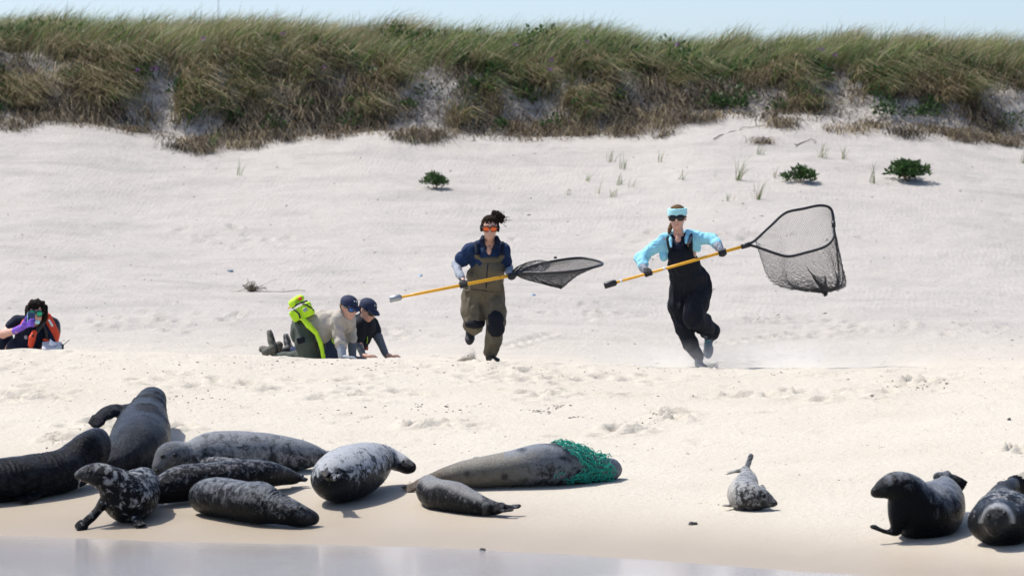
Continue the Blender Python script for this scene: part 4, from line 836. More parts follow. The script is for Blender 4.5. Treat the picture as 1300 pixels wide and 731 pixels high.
hb = A.p(598, 412, .44); sweep_shoe(A, 'boot', hb, A.p(597, 424, .36) , (-.1, -1, .2), RUBBER, w=.052)
# landing net in those hands
n0, n1 = A.p(497, 379.5, -.40), A.p(656, 348.2, -.37); ax1 = unit(n1 - n0)
def on1(px): t_ = (px - 497) / (656 - 497); return n0 + (n1 - n0) * t_
A.mesh('glove', grip(on1(588.5), ax1, np.array([0, .55, .75]), wL, .017, 1.0, 1) + [cap(wL, wL + (eL - wL) * .18, .038, .040)], GLOVE, .005, .008)
A.mesh('glove', grip(on1(649.5), -ax1, np.array([0, .8, -.55]), wR, .017, 1.0, 1) + [cap(wR, wR + (eR - wR) * .18, .036, .038)], GLOVE, .005, .008)
def netting(rim, knot, sag, nu, nv, rad, seed, bulge=.0, jitter=.004, pinch=1.4, hang=False):
    """net bag lofted from the hoop to a gathered bottom; diagonal mesh of fine twine"""
    rg = np.random.default_rng(seed); rimS = spline(rim, nu, True); G_ = np.zeros((nv, nu, 3)); cen = rimS.mean(0)
    ph = rg.random(4) * 6.28
    for j in range(nv):
        t_ = j / (nv - 1); c = cen * (1 - t_) + knot * t_; r_ = (1 - t_ ** pinch) * (1 - .0 * t_)
        for i in range(nu):
            a = 2 * math.pi * i / nu; fold = 1 + .16 * t_ * math.sin(5 * a + ph[0]) + .10 * t_ * math.sin(9 * a + ph[1] + 3 * t_)
            of = rimS[i] - cen; of = np.array([of[0], of[1] + of[2] * t_ * .8, of[2] * max(0., 1 - t_ * 1.5) ** 1.2]) if hang else of
            q = c + of * r_ * fold + np.asarray(sag) * math.sin(math.pi * t_) * .5
            q = q + np.asarray(bulge) * math.sin(math.pi * t_) * np.array([1, 1, 1]); G_[j, i] = q + rg.normal(0, jitter, 3) * t_
    segs = []
    for j in range(nv - 1):
        for i in range(nu):
            segs.append((G_[j, i], G_[j + 1, (i + 1) % nu])); segs.append((G_[j, i], G_[j + 1, (i - 1) % nu]))
    A_ = np.array([s_[0] for s_ in segs]); B_ = np.array([s_[1] for s_ in segs]); d = B_ - A_; d /= np.linalg.norm(d, axis=1)[:, None] + 1e-9
    u = np.cross(d, [.31, .77, .55]); u /= np.linalg.norm(u, axis=1)[:, None]; w_ = np.cross(d, u); V = []
    for e in (A_, B_):
        for k_ in range(3): a = k_ * 2.0944; V.append(e + rad * (math.cos(a) * u + math.sin(a) * w_))
    V = np.stack(V, 1).reshape(-1, 3); n = len(A_); b = np.arange(n)[:, None] * 6; Q = np.concatenate([b + np.array([[k_, (k_ + 1) % 3, 3 + (k_ + 1) % 3, 3 + k_]]) for k_ in range(3)]); return V, Q
N1 = thing('landing_net', 'long yellow-handled landing net held level, its black bag trailing nearly flat', 'net', n0, 'long-handled landing nets')
v, f = tube([on1(507), on1(530), on1(656)], [.0125, .016, .0185], 12); build('handle', v, f, YEL, N1)
v, f = tube([on1(494.5), on1(495), on1(508), on1(510)], [.03, .036, .034, .018], 12); build('end_cap', v, f, STEEL, N1)
v, f = tube([on1(648), on1(658)], [.024, .024], 12); build('collar', v, f, BLKPL, N1)
c0 = on1(656)
rim1 = [A.p(658, 347, -.37), A.p(674, 338.5, -.10), A.p(700, 332, .12), A.p(732, 327.5, .20), A.p(752, 329.5, .12), A.p(765, 334.5, -.14), A.p(757, 338.5, -.42), A.p(728, 344.2, -.58), A.p(694, 346.5, -.60), A.p(672, 346, -.48)]
v, f = tube(spline(rim1, 70, True), .0135, 8, True); build('hoop', v, f, BLKPL, N1)
V, Q = netting(rim1, A.p(712, 366, -.2), (0, 0, -.02), 84, 34, .0016, 3, bulge=(-.06, 0, .03)); o = build('net_bag', V, Q, NETM, N1); o['kind'] = 'stuff'
rimb = [A.p(652, 346, -.3), A.p(664, 335, -.15), A.p(684, 330, .0), A.p(700, 334, .0), A.p(690, 344, -.35), A.p(668, 349, -.42)]
V, Q = netting(rimb, A.p(657, 347, -.3), (0, 0, .02), 60, 20, .0016, 5, jitter=.012); o = build('net_fold', V, Q, NETM, N1); o['kind'] = 'stuff'
v, f = tube([A.p(703, 327, .12), A.p(707, 327, .12)], .012, 6); build('clip', v, f, BLKPL, N1)

# ---- net runner in black bib and pale blue jacket
Y2 = 45.0; p0 = P(888, 468, Y2); p0[2] = gz(p0[0], Y2)
Bf = Fig(Y2, 'person in black bib overalls and pale blue jacket, aqua headband, running with a raised net', p0)
hc = Bf.p(860, 277.5, -.18); H = .245; hd = (-.12, -1, -.04); hp, W, R = head_prims(hc, hd, (-.03, -.05, 1), H)
neck = Bf.p(862, 303, -.10); sL, sR = Bf.p(843.5, 305, -.10), Bf.p(884.5, 302, -.10); eL, wL, hL = Bf.p(813.5, 328, -.12), Bf.p(817, 340, -.25), Bf.p(822.5, 346, -.33); eR, wR, hR = Bf.p(905.5, 303.5, -.16), Bf.p(912, 313, -.28), Bf.p(917, 321, -.35)
hipL, hipR = Bf.p(864, 366, .05), Bf.p(889, 364, .05); knL, knR = Bf.p(869, 414, .02), Bf.p(879, 403, -.20); anL, anR = Bf.p(887, 455, .02), Bf.p(902, 420, .16)
chest = Bf.p(866, 322, -.06); waist = Bf.p(872, 344, .0); pelv = Bf.p(877, 361, .04)
body = hp + [cap(hc - [0, 0, .05], neck, .050, .060), ell(chest, (.15, .10, .17)), ell(waist, (.14, .10, .14)), ell(pelv, (.165, .11, .12)), cap(sL, sR, .058, .058)] + chain([sL, eL, wL], [.05, .042, .03]) + chain([sR, eR, wR], [.05, .042, .03]) + chain([hipL, knL, anL], [.085, .058, .038]) + chain([hipR, knR, anR], [.085, .058, .038]) + [cap(wL, hL, .026, .022), cap(wR, hR, .026, .022)]
Bf.mesh('body', body, SKIN, .0085, .02); lips(Bf, W, R, H); glasses(Bf, W, R, H, BLKPL, LENS_B, .16, .11)
Bf.mesh('hair', [ell(W(-.10, 0, .22), (.43 * H, .37 * H, .37 * H), R), ell(W(-.32, .05, -.05), (.16 * H, .22 * H, .22 * H), R)] + chain([W(-.25, -.28, -.25), W(-.12, -.36, -.5), W(-.05, -.40, -.68)], [.022, .018, .008]), HAIR2, .007, .012, wr=.005, fr=45)
hbm = [W(-.04, 0, .30) + R[0] * math.cos(a) * .425 * H + R[1] * math.sin(a) * .365 * H + R[2] * .10 * H * math.cos(a) * -.3 for a in np.linspace(0, 6.283, 48, endpoint=False)]
pr = [cap(hbm[i] - R[2] * .11 * H, hbm[i] + R[2] * .10 * H, .011, .011) for i in range(48)]; hb_o = Bf.mesh('headband', pr, HEADB, .006, .012, wr=.002, fr=30)
for (b_, hh) in ((.08, .022), (.13, .026), (.18, .020)): Bf.mesh('print', [ell(W(.395 - b_ * .35, b_, .30), (.012 * H + .003, .02 * H, hh * H), R)], DKBLUE, .003, .002, parent=hb_o)
Bf.mesh('shirt', [ell(Bf.p(862, 311, -.115), (.085, .085, .11)), cap(Bf.p(853, 300, -.13), Bf.p(861, 312, -.21), .026, .022), cap(Bf.p(871, 299, -.13), Bf.p(862, 312, -.21), .026, .022)], DKBLUE, .007, .02, wr=.004, fr=12)
Bf.mesh('neckline', [ell(Bf.p(861, 304, -.195), (.030, .028, .055))], SKIN, .006, .01)
jk = chain([Bf.p(853, 301, -.08), sL, eL, wL + (eL - wL) * .25], [.058, .064, .060, .052]) + chain([Bf.p(874, 299, -.08), sR, eR, wR + (eR - wR) * .3], [.058, .062, .058, .050]) + [cap(Bf.p(846, 308, -.10), Bf.p(843, 324, -.10), .055, .042), ell(Bf.p(843, 325, -.10), (.035, .06, .045)), cap(Bf.p(880, 306, -.10), Bf.p(884, 315, -.09), .062, .05), ell(Bf.p(864, 312, .02), (.15, .08, .16))]
jo = Bf.mesh('jacket', jk, BLUEJ, .009, .025, wr=.010, fr=11, fold=(1, 1, .8))
for (q, w_) in (([(851, 297, -.10), (851, 305, -.18), (852, 313, -.22)], .02), ([(873, 293, -.08), (872, 302, -.18), (871, 308, -.22)], .024)): Bf.mesh('lapel', chain(tube_pts(Bf, q), [w_, w_, w_ * .6]), BLUEJ, .007, .01, parent=jo)
bb = [ell(Bf.p(864, 325, -.10), (.125, .105, .13)), ell(Bf.p(869, 338, -.05), (.165, .13, .15)), ell(Bf.p(875, 353, .01), (.205, .155, .14)), ell(Bf.p(877, 364, .04), (.205, .155, .12))]
bb += chain([hipL + [0, 0, -.02], Bf.p(862, 388, .03), knL, Bf.p(877, 436, .03), Bf.p(886, 453, .02)], [.112, .100, .088, .080, .064]) + chain([hipR, Bf.p(885, 384, -.08), knR + [.0, 0, 0], Bf.p(892, 411, .0), anR], [.118, .112, .104, .098, .090])
bo = Bf.mesh('bib_overalls', bb, BLACK, .009, .03, wr=.015, fr=9)
for q in ([(851, 318, -.20), (848, 303, -.16), (849, 297, -.05)], [(877, 317, -.19), (877, 302, -.165), (879, 294, -.06)]): v, f = tube(spline(tube_pts(Bf, q), 10), .022, 8); build('strap', v, f, BLACK, bo)
v, f = tube(spline(tube_pts(Bf, [(878, 300, -.20), (876, 305, -.215), (874, 309, -.22)]), 6), .016, 8); build('buckle', v, f, DGREY, bo)
Bf.mesh('cuff', [cap(wL + (eL - wL) * .3, wL, .050, .046), cap(wL, wL + (hL - wL) * .6, .046, .036)], GREYSL, .006, .01, wr=.004, fr=40); Bf.mesh('cuff', [cap(wR + (eR - wR) * .35, wR, .048, .044), cap(wR, wR + (hR - wR) * .6, .044, .036)], GREYSL, .006, .01, wr=.004, fr=40)
so, (f_, u_, l_, c_) = sweep_shoe(Bf, 'shoe', Bf.p(901, 424, .20), Bf.p(899, 452, .13), (-.35, -1, -.05), DGREY, w=.052, sole=SOLE)
for i in range(4): a = c_ + f_ * (.07 + .03 * i) + u_ * (.068 - .006 * i); v, f = tube([a - l_ * .03 + f_ * .01, a + u_ * .006, a + l_ * .03 - f_ * .01], .006, 5); build('lace', v, f, TEAL, so)
sweep_shoe(Bf, 'shoe', Bf.p(886, 467.0, .05), Bf.p(893, 468, -.2), (0, 0, 1), DGREY, w=.05)
n0, n1 = Bf.p(768, 362.5, -.38), Bf.p(948, 311.5, -.38); ax2 = unit(n1 - n0)
def on2(px): return n0 + (n1 - n0) * (px - 768) / 180
Bf.mesh('glove', grip(on2(823), ax2, np.array([0, .5, .7]), wL, .016, 1.0, 1) + [cap(wL, wL + (eL - wL) * .15, .036, .038)], GLOVE, .005, .008)
go = Bf.mesh('glove', grip(on2(917), -ax2, np.array([.1, .75, -.4]), wR, .016, 1.0, 1) + [cap(wR, wR + (eR - wR) * .15, .034, .036)], GLOVE, .005, .008)
N2 = thing('landing_net', 'long yellow-handled landing net with open black hoop raised and bag billowing', 'net', n0, 'long-handled landing nets')
v, f = tube([on2(780), on2(945)], [.0135, .0175], 12); build('handle', v, f, YEL, N2)
v, f = tube([on2(767), on2(768), on2(781), on2(783)], [.03, .036, .034, .017], 12); build('end_cap', v, f, BLKPL, N2)
for xx in (787, 842): v, f = tube([on2(xx), on2(xx + 3)], .0180, 12); build('band', v, f, WHITE, N2)
v, f = tube([on2(941), on2(952)], [.027, .027], 12); build('collar', v, f, BLKPL, N2)
rim2 = [Bf.p(*q) for q in ((951, 310, -.38), (958, 305.5, -.36), (978, 287, -.30), (997, 270.5, -.24), (1020, 265, -.18), (1040, 261, -.14), (1053, 263.5, -.12), (1057.5, 273, -.14), (1058.5, 288, -.20), (1058.5, 300, -.26), (1053, 309, -.32), (1043, 315, -.36), (1022, 321, -.40), (1001, 325.5, -.42), (984, 321.5, -.42), (962, 314, -.40))]
v, f = tube(spline(rim2, 110, True), .0145, 8, True); build('hoop', v, f, BLKPL, N2)
v, f = tube([Bf.p(1058, 281, -.17), Bf.p(1058.5, 288, -.20)], .022, 8); build('clip', v, f, BLKPL, N2); v, f = tube([Bf.p(959, 306, -.36), Bf.p(965, 311, -.40)], .006, 6); build('crossbar', v, f, STEEL, N2)
V, Q = netting(rim2[1:-1], Bf.p(1044, 370, .10), (.0, .10, .0), 112, 50, .00115, 7, bulge=(.03, .05, -.16), jitter=.012, pinch=4.5, hang=True); o = build('net_bag', V, Q, NETM, N2); o['kind'] = 'stuff'
rimc = [Bf.p(*q) for q in ((1024, 338, .05), (1030, 346, .08), (1040, 352, .1), (1048, 350, .12), (1044, 360, .1), (1034, 352, .04))]
V, Q = netting(rimc, Bf.p(1048, 374, .08), (0, 0, 0), 40, 22, .0013, 9, jitter=.012, pinch=1.3); o = build('net_fold', V, Q, NETM, N2); o['kind'] = 'stuff'

# ---- crawling pair
def cap_hat(fig, W, R, H, mat, brim_dir=0, logo=True):
    o = fig.mesh('cap', [ell(W(-.06, 0, .27), (.45 * H, .39 * H, .32 * H), R), ell(W(-.02, 0, .16), (.43 * H, .385 * H, .12 * H), R)], mat, .006, .02)
    Rb = np.array([unit(R[0] - R[2] * .30), R[1], unit(R[2] + R[0] * .30)])
    fig.mesh('brim', [ell(W(.46, 0, .115), (.24 * H, .30 * H, .03 * H), Rb), ell(W(.32, 0, .15), (.2 * H, .33 * H, .04 * H), Rb)], mat, .005, .012, parent=o)
    if logo:
        for (b, d, rw_, rh_) in ((.10, .40, .055, .035), (-.02, .42, .05, .03), (.04, .345, .075, .025)): fig.mesh('emblem', [ell(W(.315, b, d), (.035 * H, rw_ * H, rh_ * H), R)], WHITE, .004, .004, parent=o)
Y3 = 45.6; p0 = P(410, 452, Y3); p0[2] = gz(p0[0], Y3)
C1 = Fig(Y3, 'person in tan shirt and navy cap crawling on hands and knees, lime hip pack', p0)
gzp = lambda px, d: float(gz((px - CX) / F * (Y3 + d), Y3 + d))
hd = (.62, -.72, -.28); hc = C1.p(443, 391, -.12); H = .232; hp, W, R = head_prims(hc, hd, (.12, -.1, 1), H)
sN, sF = C1.p(428, 405, -.14), C1.p(443, 405, .10); hN, hF = C1.p(435, 452, -.26), C1.p(447.5, 453, .02); eN, eF = C1.p(430, 428, -.16), C1.p(446, 430, .08)
hip = C1.p(388, 418, .10); knN, knF = C1.p(391, 457, -.05), C1.p(399, 458, .25); anN, anF = C1.p(354, 452, .05), C1.p(356, 455, .32)
for q in (knN, knF, anN, anF, hN, hF): q[2] = max(q[2], gz(q[0], q[1]) + .03)
body = hp + [cap(hc - R[2] * .06, C1.p(437, 404, -.02), .055, .062), cap(C1.p(434, 410, -.02), C1.p(408, 412, .03), .095, .09), cap(C1.p(408, 412, .03), hip, .09, .11), cap(sN, sF, .06, .06)] + chain([sN, eN, hN], [.05, .042, .03]) + chain([sF, eF, hF], [.05, .042, .03]) + chain([hip + [0, -.09, 0], knN, anN], [.09, .06, .045]) + chain([hip + [0, .10, 0], knF, anF], [.09, .06, .045])
C1.mesh('body', body, SKIN, .0085, .02); C1.mesh('glove', flat_hand(hN, (.7, -.6, -.1), (0, .7, 0)), GREYSL, .005, .008); C1.mesh('glove', flat_hand(hF, (.8, -.5, -.1), (0, .7, 0)), DGREY, .005, .008); lips(C1, W, R, H); glasses(C1, W, R, H, BLKPL, LENS_BL); cap_hat(C1, W, R, H, CAPN)
C1.mesh('hair', [ell(W(-.16, 0, .06), (.33 * H, .365 * H, .30 * H), R)], HAIR2, .007, .01, wr=.003, fr=50)
C1.mesh('shirt', [cap(C1.p(434, 408.5, -.02), C1.p(412, 411, .02), .130, .138), cap(C1.p(412, 411, .02), C1.p(398, 413, .05), .138, .140), cap(sN, eN, .068, .060), cap(sF, eF, .066, .058), cap(eN, C1.p(433.5, 440, -.22), .060, .050), cap(eF, C1.p(447, 432, .07), .058, .056), ell(C1.p(408, 424, .02), (.10, .13, .09)), cap(C1.p(431, 398, -.10), C1.p(442, 406, -.10), .04, .035)], TANSH, .009, .022, wr=.011, fr=10, fold=(.8, 1, .8))
C1.mesh('trousers', [ell(C1.p(386, 420, .08), (.15, .18, .16))] + chain([hip + [.0, -.10, -.02], C1.p(388, 436, -.06), knN + [0, 0, .02], C1.p(372, 455, .0), anN], [.125, .108, .092, .075, .06]) + chain([hip + [0, .10, -.02], C1.p(398, 438, .18), knF, C1.p(372, 458, .3), anF], [.135, .115, .095, .08, .06]), DKGREEN, .009, .025, wr=.011, fr=9)
C1.mesh('pocket', [box(C1.p(382, 432, -.16), (.035, .02, .025), np.array([unit([1, 0, .2]), [0, 1, 0], unit([-.2, 0, 1])]), .008)], BLACK, .006, .01)
C1.mesh('sleeve', [cap(C1.p(433, 440, -.215), hN, .050, .036)], GREYSL, .006, .01, wr=.003, fr=20); C1.mesh('sleeve', [cap(C1.p(447, 433, .07), hF, .052, .036)], DGREY, .006, .01, wr=.003, fr=20)
for (hx, hy, d_, tx, ty, td, up) in ((352, 446, .05, 346, 428, .12, (-1, .1, .2)), (356, 452, .30, 341, 447, .36, (-.3, -.2, 1))): sweep_shoe(C1, 'boot', C1.p(hx, hy, d_), C1.p(tx, ty, td), up, BOOTG, w=.050)
LP = thing('hip_pack', 'lime yellow hip pack with black straps riding on the crawling person', 'pack', C1.p(384, 407, -.05))
class Sub(Fig):
    def __init__(s, t, Y0): s.t = t; s.Y0 = Y0; s.base = np.array(t.location)
K = Sub(LP, Y3)
def rbox(c, R, hx, hy, hz, r=.02): return [box(c, (hx, hy, hz), R, r)]
Rp = np.array([unit([.86, 0, .5]), [0, 1, 0], unit([-.5, 0, .86])])
po = K.mesh('pouch', rbox(C1.p(387, 395, -.10), Rp, .068, .055, .050, .022), LIME, .007, .03, wr=.006, fr=13)
K.mesh('pocket', rbox(C1.p(390, 393, -.18), Rp, .038, .012, .026, .012), LIME, .006, .015, wr=.003, fr=20); K.mesh('patch', rbox(C1.p(387.5, 393, -.20), Rp, .018, .004, .016, .004), GREYSL, .004, .004); K.mesh('pouch', rbox(C1.p(376, 400, -.06), Rp, .036, .045, .042, .02), LIME, .008, .03, wr=.003, fr=10)
K.mesh('roll', [cap(C1.p(372, 385, -.12), C1.p(381, 379, -.04), .045, .042)], LIME, .007, .02, wr=.004, fr=14); K.mesh('light', [ell(C1.p(381, 379, -.12), (.022, .022, .022))], RED, .006, .01)
v, f = tube([C1.p(366, 391, -.10), C1.p(374, 387, -.12)], .009, 6); build('tag', v, f, YEL, LP)
for q in ([(373, 393, -.17), (379, 398, -.20), (381, 404, -.19)], [(384, 385, -.17), (391, 388, -.21), (398, 394, -.17)], [(371, 391, -.12), (380, 385, -.17), (390, 382, -.12)]): v, f = tube(spline(tube_pts(C1, q), 8), .010, 6); build('strap', v, f, BLKPL, LP)
K.mesh('webbing', chain(tube_pts(C1, [(383, 403, -.16), (392, 413, -.185), (402, 423, -.185)]), [.024, .030, .026]), LIME, .007, .01, wr=.003, fr=12); K.mesh('webbing', chain(tube_pts(C1, [(402, 423, -.185), (407, 436, -.20), (411, 454, -.18)]), [.024, .024, .022]), LIME, .007, .01, wr=.003, fr=12)
v, f = tube(spline(tube_pts(C1, [(424, 424, .02), (422, 432, -.1), (427, 438, -.12)]), 8), .010, 6); build('strap', v, f, LIME, LP)

Y4 = 46.1; p0 = P(455, 452, Y4); p0[2] = gz(p0[0], Y4)
C2 = Fig(Y4, 'person in black shirt and navy cap crawling with long grey sleeves, dark sunglasses', p0)
hd = (.72, -.62, -.42); hc = C2.p(466.5, 394.5, -.1); hp, W, R = head_prims(hc, hd, (.2, -.1, 1), H)
sN, sF = C2.p(455, 413, -.12), C2.p(471, 411, .12); eN, eF = C2.p(454, 430, -.14), C2.p(480, 428, .08); hN, hF = C2.p(461, 451, -.22), C2.p(490, 450.5, .02); hip = C2.p(412, 422, .18); knN, knF = C2.p(418, 458, .05), C2.p(410, 458, .35); anN, anF = C2.p(372, 447, .15), C2.p(372, 452, .45)
for q in (knN, knF, anN, anF): q[2] = max(q[2], gz(q[0], q[1]) + .03)
body = hp + [cap(hc - R[2] * .06, C2.p(461, 410, 0), .052, .06), cap(C2.p(460, 415, 0), C2.p(435, 417, .08), .10, .095), cap(C2.p(435, 417, .08), hip, .095, .12), cap(sN, sF, .058, .058)] + chain([sN, eN, hN], [.05, .042, .03]) + chain([sF, eF, hF], [.05, .042, .03]) + chain([hip + [0, -.09, 0], knN, anN], [.09, .06, .045]) + chain([hip + [0, .1, 0], knF, anF], [.09, .06, .045])
C2.mesh('body', body + flat_hand(hN, (.8, -.5, -.1), (0, .7, 0)) + flat_hand(hF, (.9, -.3, -.12), (0, .7, 0)), SKIN, .0085, .02); lips(C2, W, R, H); glasses(C2, W, R, H, BLKPL, LENS_B); cap_hat(C2, W, R, H, CAPN)
C2.mesh('hair', [ell(W(-.16, 0, .06), (.33 * H, .365 * H, .30 * H), R)], HAIR, .007, .01, wr=.003, fr=50)
C2.mesh('shirt', [cap(C2.p(460, 415, 0), C2.p(432, 417, .08), .142, .14), cap(sN, eN, .078, .070), cap(sF, sF + (eF - sF) * .62, .078, .068), ell(C2.p(460, 424, -.02), (.10, .12, .14)), ell(C2.p(461, 408, 0), (.09, .12, .08))], BLACK, .009, .03, wr=.008, fr=8)
C2.mesh('trousers', [ell(hip, (.15, .17, .15))] + chain([hip + [0, -.1, 0], knN, C2.p(395, 452, .1), anN], [.13, .095, .08, .062]) + chain([hip + [0, .1, 0], knF, anF], [.13, .095, .062]), DENIM, .009, .03, wr=.008, fr=8)
C2.mesh('sleeve', chain([C2.p(454, 424, -.14), eN + [0, 0, -.02], hN], [.062, .054, .034]), DGREY, .007, .01, wr=.004, fr=18); C2.mesh('sleeve', chain([sF + (eF - sF) * .60, eF, hF], [.056, .050, .033]), DGREY, .007, .01, wr=.004, fr=18)
sweep_shoe(C2, 'boot', C2.p(372, 447, .12), C2.p(368, 436, .2), (-1, .1, .2), RUBBER)
rd = thing('radio', 'small dark radio with red mark hanging below the black-shirted crawler', 'radio', C2.p(465, 446, -.12)); Kr = Sub(rd, Y4)
Kr.mesh('case', rbox(C2.p(465, 440, -.12), np.eye(3), .012, .010, .028, .010), BLKPL, .005, .01); Kr.mesh('button', [ell(C2.p(465.5, 442, -.145), (.012, .008, .012))], RED, .004, .005)
v, f = tube(spline(tube_pts(C2, [(466, 420, -.10), (466.5, 430, -.12), (465.5, 436, -.12)]), 8), .004, 6); build('lanyard', v, f, LIME, rd)

# ---- kneeling photographer
Y5 = 46.3; p0 = P(35, 450, Y5); p0[2] = gz(p0[0], Y5)
D = Fig(Y5, 'person crouching behind the sand crest taking a picture, purple gloves, green sunglasses', p0)
hd = (.10, -1, -.05); hc = D.p(45.5, 398, -.20); H = .235; hp, W, R = head_prims(hc, hd, (.08, -.05, 1), H)
sL, sR = D.p(23, 408, -.02), D.p(55, 412, -.02); eL, wL, hL = D.p(4, 424, -.06), D.p(22, 419, -.28), D.p(38, 412, -.40); eR, wR = D.p(64, 436, -.06), D.p(55, 444, -.25)
body = hp + [cap(hc - [0, 0, .05], D.p(42, 409, -.08), .055, .065), ell(D.p(38, 424, 0), (.14, .12, .18)), cap(sL, sR, .05, .05), ell(D.p(32, 446, .05), (.16, .14, .11)), cap(D.p(25, 446, .1), D.p(5, 440, .25), .10, .08), cap(D.p(42, 448, -.02), D.p(45, 462, -.2), .10, .07)] + chain([sL, eL, wL], [.058, .046, .033]) + chain([sR, eR, wR], [.058, .046, .033])
D.mesh('body', body, SKIN, .0085, .02); lips(D, W, R, H); glasses(D, W, R, H, BLKPL, LENS_G, .15, .13)
hr = [ell(W(-.10, 0, .20), (.46 * H, .44 * H, .42 * H), R), ell(W(.12, 0, .43), (.24 * H, .36 * H, .15 * H), R), ell(W(-.06, .42, -.02), (.22 * H, .12 * H, .32 * H), R), ell(W(-.06, -.40, .02), (.2 * H, .10 * H, .28 * H), R)]
for i in range(50): a = rng.normal(0, 1, 3); a /= np.linalg.norm(a); a[1] = abs(a[1]) * .7; hr.append(ell(W(-.08, 0, .22) + a * .095 * np.array([1.1, 1, 1]), (rng.uniform(.010, .022),) * 3))
D.mesh('hair', hr, HAIR3, .007, .012, wr=.008, fr=34)
so = D.mesh('shirt', [ell(D.p(38, 425, 0), (.165, .15, .20)), cap(sL, sL + (eL - sL) * .42, .064, .066), cap(sR, eR, .064, .06), cap(sL, D.p(38, 407, -.05), .062, .055), ell(D.p(32, 441, .02), (.20, .17, .12)), ell(D.p(4, 436, .25), (.11, .14, .16))], DKBLUE, .009, .03, wr=.009, fr=7)
D.mesh('sleeve_patch', [ell(D.p(33, 428, -.165), (.022, .012, .022))], GREYSL, .006, .01, parent=so)
pc = D.p(40, 403, -.46)
D.mesh('mask', [ell(W(.35, .10, -.36), (.05 * H, .12 * H, .10 * H), R)], HEADB, .005, .01)
gl_ = [cap(D.p(19, 420, -.24), D.p(29, 415, -.36), .038, .034), ell(D.p(33, 411.5, -.42), (.05, .03, .042))]
for i, (tx, ty) in enumerate(((43, 405, ), (43.5, 408.2), (43.5, 411.2), (42.5, 414))): a = D.p(34.5, 409 + 1.9 * i, -.44); m_ = D.p(39.5, 406 + 2.4 * i, -.495); gl_ += chain([a, m_, D.p(tx, ty, -.485)], [.0125, .0115, .0095])
gl_ += chain([D.p(31, 408, -.42), D.p(33.5, 403, -.44), D.p(36, 399.5, -.45)], [.014, .012, .010]); D.mesh('glove', gl_, PURPLE, .005, .008)
ph = thing('phone', 'dark blue phone held up in a purple gloved hand', 'phone', pc); Kp = Sub(ph, Y5)
Kp.mesh('case', rbox(pc, np.array([unit([1, .1, .06]), unit([-.1, 1, 0]), unit([-.06, 0, 1])]), .033, .003, .05, .006), plain('phone_blue', (.02, .05, .11), .3, .1, bmp=0), .004, .004)
Kp.mesh('camera_lens', [ell(pc + [.022, -.012, .045], (.008, .004, .008))], BLKPL, .003, .002); Kp.mesh('edge', [cap(pc + [-.042, 0, -.05], pc + [-.042, 0, .05], .005, .005)], HEADB, .003, .002)
bpk = thing('backpack', 'orange red and black backpack with wide chest straps on the photographer', 'backpack', D.p(60, 440, .15)); Kb = Sub(bpk, Y5)
Kb.mesh('main_bag', [ell(D.p(70, 419, .12), (.062, .10, .13)), ell(D.p(62, 408, .08), (.06, .08, .06))], BLKPL, .008, .03, wr=.005, fr=10)
Kb.mesh('panel', [cap(D.p(59, 404, -.02), D.p(68, 424, -.01), .058, .062), ell(D.p(69, 429, .0), (.05, .06, .06))], RED, .008, .03, wr=.006, fr=12); Kb.mesh('stripe', [cap(D.p(62.5, 407, -.095), D.p(66, 413, -.085), .012, .014)], WHITE, .005, .01)
Kb.mesh('shoulder_strap', chain(tube_pts(D, [(57, 406, -.13), (50, 416, -.17), (44, 425, -.185)]), [.026, .024, .024]), BLKPL, .006, .01); Kb.mesh('shoulder_strap', chain(tube_pts(D, [(30, 407, -.12), (27, 413, -.16), (18, 417, -.12)]), [.016, .014, .012]), RED, .006, .01)
Kb.mesh('chest_pouch', chain(tube_pts(D, [(44, 422, -.20), (41, 429, -.21), (39, 438, -.20)]), [.028, .036, .030]), RED, .007, .012, wr=.003, fr=16); Kb.mesh('badge', [ell(D.p(41.5, 426, -.245), (.018, .008, .014))], BLKPL, .005, .006)
Kb.mesh('piping', chain(tube_pts(D, [(54, 410, -.12), (58, 420, -.12), (60, 432, -.10)]), [.018, .016, .014]), BLKPL, .006, .01); Kb.mesh('waist_belt', [cap(D.p(56, 431, -.12), D.p(66, 433, -.08), .016, .016)], RED, .006, .01)
cb = thing('clipboard', 'grey clipboard with a loose white sheet lying on the sand crest', 'clipboard', D.p(67, 443, -.35)); c = D.p(66, 439, -.32); Rc = np.array([unit([1, .1, -.02]), unit([0, .8, .5]), unit([0, -.5, .8])])
Kc = Sub(cb, Y5); Kc.mesh('board', rbox(c, Rc, .10, .07, .002, .006), plain('clip_grey', (.5, .5, .52), .5, .1, bmp=0), .005, .003)
v = [D.p(62, 438, -.34), D.p(63.5, 430, -.30), D.p(69, 434.5, -.30), D.p(72, 437, -.34), D.p(67, 439, -.36), D.p(66, 433, -.29)]; vv = np.array(v + [q + np.array([0, .002, 0]) for q in v])
build('paper', vv, [[0, 1, 5, 2, 3, 4], [10, 9, 8, 11, 7, 6]] + [[a, b, b + 6, a + 6] for a, b in ((0, 4), (4, 3), (3, 2), (2, 5), (5, 1), (1, 0))], WHITE, cb, smooth=False)
ra = thing('handheld_radio', 'black handheld radio with slanted antenna standing beside the clipboard', 'radio', D.p(79, 443, -.30)); Ka = Sub(ra, Y5)
Ka.mesh('case', rbox(D.p(78.5, 440, -.30), np.eye(3), .012, .008, .02, .010), BLKPL, .005, .01); v, f = tube([D.p(80, 438, -.30), D.p(88.5, 431, -.28)], [.005, .003], 6); build('antenna', v, f, BLKPL, ra)
Ka.mesh('knob', [ell(D.p(73, 442, -.36), (.018, .01, .010))], LIME, .004, .005)

